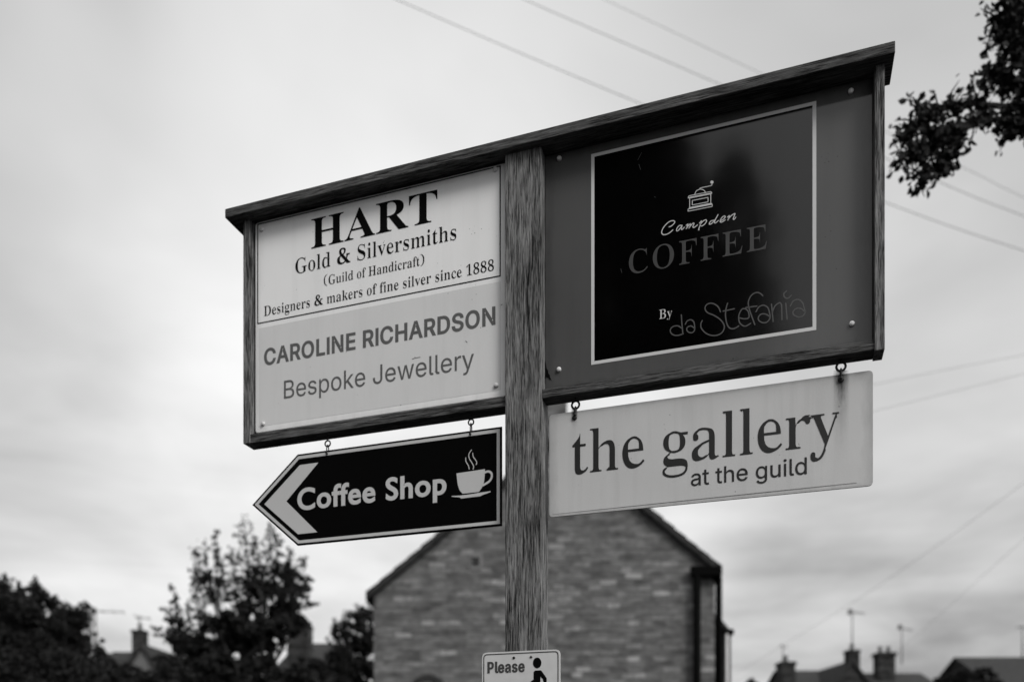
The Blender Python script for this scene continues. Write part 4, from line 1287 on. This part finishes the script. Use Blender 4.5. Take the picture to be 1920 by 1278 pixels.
def conifer():
    b = Vector((-5.6, -14.0, 0))
    root = empty('conifer', Matrix.Translation(b), 'slim pointed conifer mirrored as a dark spike in the glossy black square', 'tree')
    bm = bmesh.new()
    H = 15.6
    add_tube(bm, [(0, 0, 0), (0, 0, H * 0.5), (0, 0, H - 0.1)], [0.22, 0.12, 0.02], 8)
    cen = []
    for k in range(2600):
        z = H - (H - 1.0) * rng.uniform(0, 1) ** 0.8
        rr = 0.12 + (0.55 * (H - z) if H - z < 1.6 else 0.88 + 0.06 * (H - z - 1.6))
        a_ = rng.uniform(0, 2 * math.pi)
        r1 = rr * rng.uniform(0.25, 1.0)
        cen.append(ball(9, np.array(b) + np.array((math.cos(a_) * r1, math.sin(a_) * r1, z - r1 * 0.25)), (0.14, 0.14, 0.1)))
        if k % 30 == 0:
            add_tube(bm, [(0, 0, z), (math.cos(a_) * rr, math.sin(a_) * rr, z - rr * 0.25)], [0.03, 0.006], 5)
    from_bm('trunk', bm, BARK, root)
    leaf_mesh('crown', np.concatenate(cen), 0.2, CONIFER, root, 0.4)


back_tree()
conifer()


# ------------------------------------------------------------------ stone house behind the post
def gable_house(name, Y, left, right, apex, label, depth, wall_mat=STONE, over=0.12, roof_t=0.11, roof_mat=SLATE):
    """gable end facing us: left/right = (column of wall, column of eave, row of eave), apex = (column, row)"""
    pl, pr_, pa = at(left[1], left[2], Y), at(right[1], right[2], Y), at(apex[0], apex[1], Y)
    xl, xr = at(left[0], HY, Y).x, at(right[0], HY, Y).x
    o = Vector(((xl + xr) / 2, Y, 0))
    root = empty(name, Matrix.Translation(o), label, 'house')
    q = lambda x, y, z: (x - o.x, y, z)
    sl, sr = (pa.z - pl.z) / (pa.x - pl.x), (pa.z - pr_.z) / (pr_.x - pa.x)
    cosl, cosr = math.cos(math.atan(sl)), math.cos(math.atan(sr))
    tl, tr = roof_t / cosl, roof_t / cosr
    bm = bmesh.new()
    prof = [(xl, 0), (xr, 0), (xr, pa.z - (xr - pa.x) * sr - tr), (pa.x, pa.z - max(tl, tr)), (xl, pa.z - (pa.x - xl) * sl - tl)]
    f = [bm.verts.new(q(x, 0, z)) for x, z in prof]
    g = [bm.verts.new(q(x, depth, z)) for x, z in prof]
    bm.faces.new(f)
    bm.faces.new(g[::-1])
    for i in range(5):
        j = (i + 1) % 5
        bm.faces.new((f[i], f[j], g[j], g[i]))
    from_bm('wall', bm, wall_mat, root)
    for e, sgn, tt in ((pl, sl, tl), (pr_, sr, tr)):
        bm = bmesh.new()
        # slate courses: thin steps down the slope
        k = 14
        for i in range(k):
            a_, b_ = i / k, (i + 1) / k
            A = Vector((pa.x, 0, pa.z)).lerp(Vector((e.x, 0, e.z)), a_)
            B = Vector((pa.x, 0, pa.z)).lerp(Vector((e.x, 0, e.z)), b_)
            jit = rng.uniform(-0.015, 0.02)
            for (y0, y1) in ((-over + jit, depth + 0.1),):
                vs = [bm.verts.new(q(*v)) for v in ((A.x, y0, A.z), (B.x, y0, B.z + 0.025), (B.x, y0, B.z - tt + 0.002), (A.x, y0, A.z - tt + 0.002),
                                                    (A.x, y1, A.z), (B.x, y1, B.z + 0.025), (B.x, y1, B.z - tt + 0.002), (A.x, y1, A.z - tt + 0.002))]
                for fc in ((0, 1, 2, 3), (7, 6, 5, 4), (0, 4, 5, 1), (1, 5, 6, 2), (2, 6, 7, 3), (3, 7, 4, 0)):
                    bm.faces.new([vs[i] for i in fc])
        from_bm('roof', bm, roof_mat, root)
    return root, o


def stack(root, o, x0, x1, z0, z1, y0, y1, mat, pots=1, name='chimney', label=None):
    bm = bmesh.new()
    xa, xb = x0 - o.x, x1 - o.x
    ya, yb = y0 - o.y, y1 - o.y
    wd = (xb - xa)
    add_box(bm, (xa, ya, z0), (xb, yb, z1 - wd * 0.22))
    add_box(bm, (xa - wd * 0.1, ya - wd * 0.1, z1 - wd * 0.22), (xb + wd * 0.1, yb + wd * 0.1, z1 - wd * 0.08))
    add_box(bm, (xa - wd * 0.03, ya - wd * 0.03, z1 - wd * 0.08), (xb + wd * 0.03, yb + wd * 0.03, z1))
    ch = from_bm(name, bm, mat, root, label)
    for i in range(pots):
        cx_ = xa + wd * (i + 0.5) / pots
        r = min(0.13, wd * 0.2)
        bm = bmesh.new()
        add_tube(bm, [(cx_, (ya + yb) / 2, z1), (cx_, (ya + yb) / 2, z1 + r * 2.2), (cx_, (ya + yb) / 2, z1 + r * 2.2 + 0.01), (cx_, (ya + yb) / 2, z1 + r * 2.9)], [r, r * 0.8, r * 1.05, r * 1.05], 12)
        from_bm('chimney_pot', bm, POT, ch)
    return ch


HYD = 15.6
house, ho = gable_house('stone_house', HYD, (701, 688, 1113), (1340, 1350, 1064), (1046, 815), 'coursed stone gable house rising directly behind the post', 9.0)
w2l = lambda p: (p.x - ho.x, p.y - ho.y, p.z)
pc0, pc1 = at(1003, 700, HYD + 0.9), at(1061, 700, HYD + 0.9)
stack(house, ho, pc0.x, pc1.x, at(0, 880, HYD).z, at(0, 690, HYD + 0.9).z, HYD + 0.55, HYD + 1.15, STONE, 2)
# blocked vent hole with pale surround
v0, v1 = at(886, 1061, HYD), at(899, 1044, HYD)
bm = bmesh.new()
x0, z0, x1, z1 = v0.x - ho.x, v0.z, v1.x - ho.x, v1.z
add_box(bm, (x0, -0.012, z0), (x1, 0.02, z1))
vent = from_bm('vent_hole', bm, GLASS, house)
bm = bmesh.new()
for a_, b_ in (((x0 - 0.05, z1), (x1 + 0.05, z1 + 0.08)), ((x1, z0), (x1 + 0.06, z1)), ((x0 - 0.05, z0 - 0.06), (x1 + 0.05, z0))):
    add_box(bm, (a_[0], -0.016, a_[1]), (b_[0], 0.02, b_[1]))
from_bm('stone_surround', bm, flat_mat('dressed_stone', 0.16, 0.9, 0, 0.1, 0.1), vent)
# arched opening at the foot of the picture
ac = at(803, 1300, HYD)
ax, az = ac.x - ho.x, ac.z
ri, ro = 0.27, 0.37
bm = bmesh.new()
k = 14
for i in range(k):
    t0, t1 = math.pi * i / k, math.pi * (i + 1) / k
    vs = []
    for yy in (-0.05, 0.02):
        for (r, t) in ((ri, t0), (ro, t0), (ro, t1), (ri, t1)):
            vs.append(bm.verts.new((ax + r * math.cos(t), yy, az + r * math.sin(t))))
    for fc in ((0, 1, 2, 3), (7, 6, 5, 4), (0, 4, 5, 1), (1, 5, 6, 2), (2, 6, 7, 3), (3, 7, 4, 0)):
        bm.faces.new([vs[j] for j in fc])
win = from_bm('arched_window', bm, SLATE, house)
bm = bmesh.new()
pts = [(ax + ri * math.cos(math.pi * i / 14), az + ri * math.sin(math.pi * i / 14)) for i in range(15)] + [(ax - ri, az - 1.2), (ax + ri, az - 1.2)]
bm.faces.new([bm.verts.new((x, -0.012, z)) for x, z in pts])
from_bm('pane', bm, STONE3, win)
# black gutter return, hopper and downpipes on the right
g0, g1 = at(1294, 1062, HYD - 0.1), at(1352, 1080, HYD - 0.1)
bm = bmesh.new()
add_box(bm, (g0.x - ho.x, -0.2, g1.z), (g1.x - ho.x, -0.07, g0.z), 0.01)
add_box(bm, (g1.x - ho.x - 0.13, -0.12, at(0, 1088, HYD).z), (g1.x - ho.x, 8.9, at(0, 1060, HYD).z), 0.01)
from_bm('gutter', bm, BLACKPIPE, house)
xp = at(1307, 0, HYD - 0.13).x - ho.x
tube('downpipe', [(xp, -0.13, g1.z + 0.02), (xp, -0.13, 0.02)], 0.072, BLACKPIPE, house, 12)
xp = at(1349, 0, HYD).x - ho.x
tube('downpipe', [(xp, 0.06, g1.z + 0.02), (xp, 0.06, at(0, 1165, HYD).z), (xp - 0.01, 0.06, 0.02)], 0.065, BLACKPIPE, house, 12)
# low lean-to against the right wall
e0, e1 = at(1341, 1150, HYD + 2), at(1366, 1182, HYD + 2)
bm = bmesh.new()
add_box(bm, (e0.x - ho.x, 2.0, 0), (e1.x - ho.x - 0.06, 6.0, e1.z - 0.1))
lean = from_bm('lean_to', bm, SLATE, house)
bm = bmesh.new()
vs = [bm.verts.new((x, y, z)) for y in (1.9, 6.1) for x, z in ((e0.x - ho.x, e0.z), (e1.x - ho.x, e1.z + 0.02), (e1.x - ho.x, e1.z - 0.08), (e0.x - ho.x, e0.z - 0.12))]
for fc in ((0, 1, 2, 3), (7, 6, 5, 4), (0, 4, 5, 1), (1, 5, 6, 2), (2, 6, 7, 3), (3, 7, 4, 0)):
    bm.faces.new([vs[j] for j in fc])
from_bm('lean_to_roof', bm, SLATE, lean)
bm = bmesh.new()
add_box(bm, (e1.x - ho.x - 0.03, 1.85, e1.z - 0.1), (e1.x - ho.x + 0.08, 6.1, e1.z + 0.02), 0.01)
from_bm('gutter', bm, BLACKPIPE, lean)
xp = at(1367, 0, HYD + 1.85).x - ho.x
tube('white_pipe', [(xp - 0.03, 1.9, e1.z - 0.08), (xp - 0.03, 1.9, 0.02)], 0.03, WHITEPIPE, lean, 10)
tube('black_pipe', [(xp + 0.04, 1.95, e1.z - 0.08), (xp + 0.04, 1.95, 0.02)], 0.025, BLACKPIPE, lean, 10)


# ------------------------------------------------------------------ distant houses
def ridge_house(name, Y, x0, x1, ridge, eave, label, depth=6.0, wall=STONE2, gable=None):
    """long side facing us: columns x0..x1, rows of ridge and eave"""
    a_, b_ = at(x0, ridge, Y + depth / 2), at(x1, eave, Y)
    xa = at(x0, 0, Y).x
    o = Vector(((xa + b_.x) / 2, Y, 0))
    root = empty(name, Matrix.Translation(o), label, 'house')
    q = lambda x, y, z: (x - o.x, y, z)
    zr, ze = a_.z, b_.z
    bm = bmesh.new()
    prof = [(0, 0), (depth, 0), (depth, ze - 0.1), (depth / 2, zr - 0.12), (0, ze - 0.1)]
    f = [bm.verts.new(q(xa, y, z)) for y, z in prof]
    g = [bm.verts.new(q(b_.x, y, z)) for y, z in prof]
    bm.faces.new(f)
    bm.faces.new(g[::-1])
    for i in range(5):
        bm.faces.new((f[i], f[(i + 1) % 5], g[(i + 1) % 5], g[i]))
    from_bm('wall', bm, wall, root)
    bm = bmesh.new()
    ex = 0.12
    for y0, y1 in ((-0.25, depth / 2), (depth + 0.25, depth / 2)):
        z0_ = ze - 0.05 - 0.25 * (zr - ze) / (depth / 2)
        vs = [bm.verts.new(q(x, y, z)) for x in (xa - ex, b_.x + ex) for y, z in ((y0, z0_), (y1, zr), (y1, zr - 0.1), (y0, z0_ - 0.1))]
        for fc in ((0, 1, 2, 3), (7, 6, 5, 4), (0, 4, 5, 1), (1, 5, 6, 2), (2, 6, 7, 3), (3, 7, 4, 0)):
            bm.faces.new([vs[j] for j in fc])
    from_bm('roof', bm, SLATE, root)
    return root, o


def aerial(px, top, bot, Y, label, elems=5, boom=0.9, tilt=0.15, dirx=1):
    p = at(px, bot, Y)
    h = at(px, top, Y).z - p.z
    root = empty('tv_aerial', Matrix.Translation(p), label, 'aerial', 'television aerials on the far roofs')
    tube('mast', [(0, 0, -0.3), (0, 0, h)], 0.035, ALU, root, 6)
    bm = bmesh.new()
    e = Vector((dirx * boom, 0.15, -tilt * boom))
    s0 = Vector((-dirx * 0.15, 0, h - 0.06))
    add_tube(bm, [s0, s0 + e], 0.025, 5)
    for i in range(elems):
        c = s0 + e * (i / max(1, elems - 1))
        k = 0.24 if i == 0 else 0.14
        add_tube(bm, [c + Vector((0.02, -k, k * 0.35)), c + Vector((-0.02, k, -k * 0.35))], 0.016, 4)
    if elems > 2:
        add_box(bm, s0 + Vector((-0.05, -0.12, -0.14)), s0 + Vector((0.12, 0.12, 0.14)))
    from_bm('antenna', bm, ALU, root)
    return root


# left of the leafy tree: slate roof, gable and stack
hL, oL = gable_house('stone_house', 34.0, (236, 230, 1262), (298, 304, 1262), (266, 1205), 'far pale gabled house with a single stack, left of the leafy tree', 8.0, STONE3)
c0, c1 = at(251, 0, 34.6), at(272, 0, 34.6)
stack(hL, oL, c0.x, c1.x, at(0, 1222, 34).z, at(0, 1181, 34.6).z, 34.4, 34.9, STONE2, 1, label='stack with one pot')
aerial(262, 1153, 1175, 34.65, 'spindly aerial on the far pale gable stack', 2, 0.5, 0.1)
ridge_house('stone_house', 33.0, 150, 236, 1221, 1270, 'far long slate roof behind the lower left shrubs', 6.0)
aerial(180, 1142, 1225, 36.0, 'tall aerial with a wide crossbar over the far long slate roof', 4, 1.3, 0.02)
# steep roofed stone house behind the leafy tree
hT, oT = ridge_house('stone_house', 27.0, 520, 594, 1205, 1250, 'far stone house with a broad stack, half hidden by the leafy tree', 6.0)
c0, c1 = at(541, 0, 27.5), at(580, 0, 27.5)
bm = bmesh.new()
zt0, zt1 = at(0, 1174, 27.5).z, at(0, 1152, 27.5).z
add_box(bm, (c0.x - oT.x, 0.3, at(0, 1262, 27).z), (c1.x - oT.x, 1.0, zt0))
f = [(c0.x - oT.x - 0.05, 0.25), (c1.x - oT.x + 0.05, 0.25), (c1.x - oT.x + 0.05, 1.05), (c0.x - oT.x - 0.05, 1.05)]
g = [(c0.x - oT.x + 0.2, 0.5), (c1.x - oT.x - 0.2, 0.5), (c1.x - oT.x - 0.2, 0.8), (c0.x - oT.x + 0.2, 0.8)]
A = [bm.verts.new((x, y, zt0)) for x, y in f]
B = [bm.verts.new((x, y, zt1)) for x, y in g]
bm.faces.new(A[::-1])
bm.faces.new(B)
for i in range(4):
    bm.faces.new((A[i], A[(i + 1) % 4], B[(i + 1) % 4], B[i]))
from_bm('chimney', bm, STONE2, hT)
c0, c1 = at(604, 0, 40), at(614, 0, 40)
hS, oS = ridge_house('stone_house', 39.0, 585, 645, 1236, 1262, 'small far slate roof between the leafy tree and the stone house', 5.0)
stack(hS, oS, c0.x, c1.x, at(0, 1245, 40).z, at(0, 1219, 40).z, 40.5, 41.0, STONE2, 1)

# right: row of village roofs
hA, oA = ridge_house('stone_house', 46.0, 1488, 1600, 1256, 1285, 'far low slate roof with a thick stone stack at its left end', 6.0)
c0, c1 = at(1468, 0, 46), at(1494, 0, 46)
stack(hA, oA, c0.x, c1.x, 5.5, at(0, 1240, 46.5).z, 46.2, 47.2, STONE2, 1)
aerial(1468, 1208, 1245, 46.4, 'faint short aerial on the thick stone stack', 2, 0.4, 0.1)
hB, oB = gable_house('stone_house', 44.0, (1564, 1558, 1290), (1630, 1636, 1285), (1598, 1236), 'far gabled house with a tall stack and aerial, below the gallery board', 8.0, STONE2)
c0, c1 = at(1588, 0, 44.4), at(1608, 0, 44.4)
stack(hB, oB, c0.x, c1.x, at(0, 1262, 44).z, at(0, 1218, 44.4).z, 44.1, 44.8, STONE2, 1, label='tall stack with one pot')
aerial(1598, 1144, 1222, 44.7, 'tallest aerial of the right hand roofs, on a single pot stack', 5, 0.85, 0.08)
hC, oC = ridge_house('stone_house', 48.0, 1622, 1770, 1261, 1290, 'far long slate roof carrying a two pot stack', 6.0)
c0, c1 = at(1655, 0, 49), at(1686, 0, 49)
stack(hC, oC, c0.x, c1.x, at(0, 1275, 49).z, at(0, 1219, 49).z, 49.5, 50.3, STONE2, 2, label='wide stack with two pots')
aerial(1691, 1173, 1235, 50.0, 'aerial standing right of the two pot stack', 5, 0.85, 0.2)
hD, oD = ridge_house('stone_house', 40.0, 1866, 2010, 1231, 1283, 'dark slate roof at the right edge behind the bush', 7.0)
aerial(1917, 1172, 1232, 43.5, 'plain mast at the extreme right edge', 2, 0.3, 0.0, -1)


# ------------------------------------------------------------------ overhead wires
def wire(pp, r, label, n=8):
    pts = [tuple(p) for p in pp]
    path = smooth_path(pts, n)
    bm = bmesh.new()
    o = Vector(path[0])
    add_tube(bm, [Vector(p) - o for p in path], r, 6)
    ob = from_bm('overhead_wire', bm, CABLE, smooth=True)
    ob.location = o
    tag(ob, label, 'wire', 'overhead wires')


YW = 17.0
wire([at(450, -135, YW), at(745, 0, YW), at(1190, 190, YW), at(1665, 381, YW), at(1920, 470, YW), at(2300, 590, YW)], 0.0062, 'lowest of three wires crossing the top of the sky')
wire([at(700, -135, YW + 1), at(985, 0, YW + 1), at(1335, 152, YW + 1), at(1770, 345, YW + 1), at(1920, 405, YW + 1), at(2300, 550, YW + 1)], 0.0062, 'middle of three wires crossing the top of the sky')
wire([at(800, -155, YW + 3), at(1135, 0, YW + 3), at(1420, 135, YW + 3), at(1810, 316, YW + 3), at(1920, 370, YW + 3), at(2300, 540, YW + 3)], 0.0048, 'topmost and faintest of three wires crossing the top of the sky')
YV = 15.4
wire([at(1100, 850, YV), at(1350, 782, YV), at(1640, 720, YV), at(1920, 665, YV), at(2300, 600, YV)], 0.0028, 'upper of two faint wires right of the gallery board')
wire([at(1130, 900, YV), at(1350, 842, YV), at(1640, 770, YV), at(1920, 700, YV), at(2300, 600, YV)], 0.0028, 'lower of two faint wires right of the gallery board')
wire([at(1340, 1286, 56), at(1575, 1143, 44), at(1700, 1061, 37), at(1920, 905, 30), at(2300, 620, 25)], 0.0065, 'upper of two faint wires rising steeply to the right edge above the far roofs')
wire([at(1560, 1330, 64), at(1737, 1174, 50), at(1825, 1094, 42), at(1920, 1010, 34), at(2300, 680, 28)], 0.0065, 'lower of two faint wires rising steeply to the right edge above the far roofs')
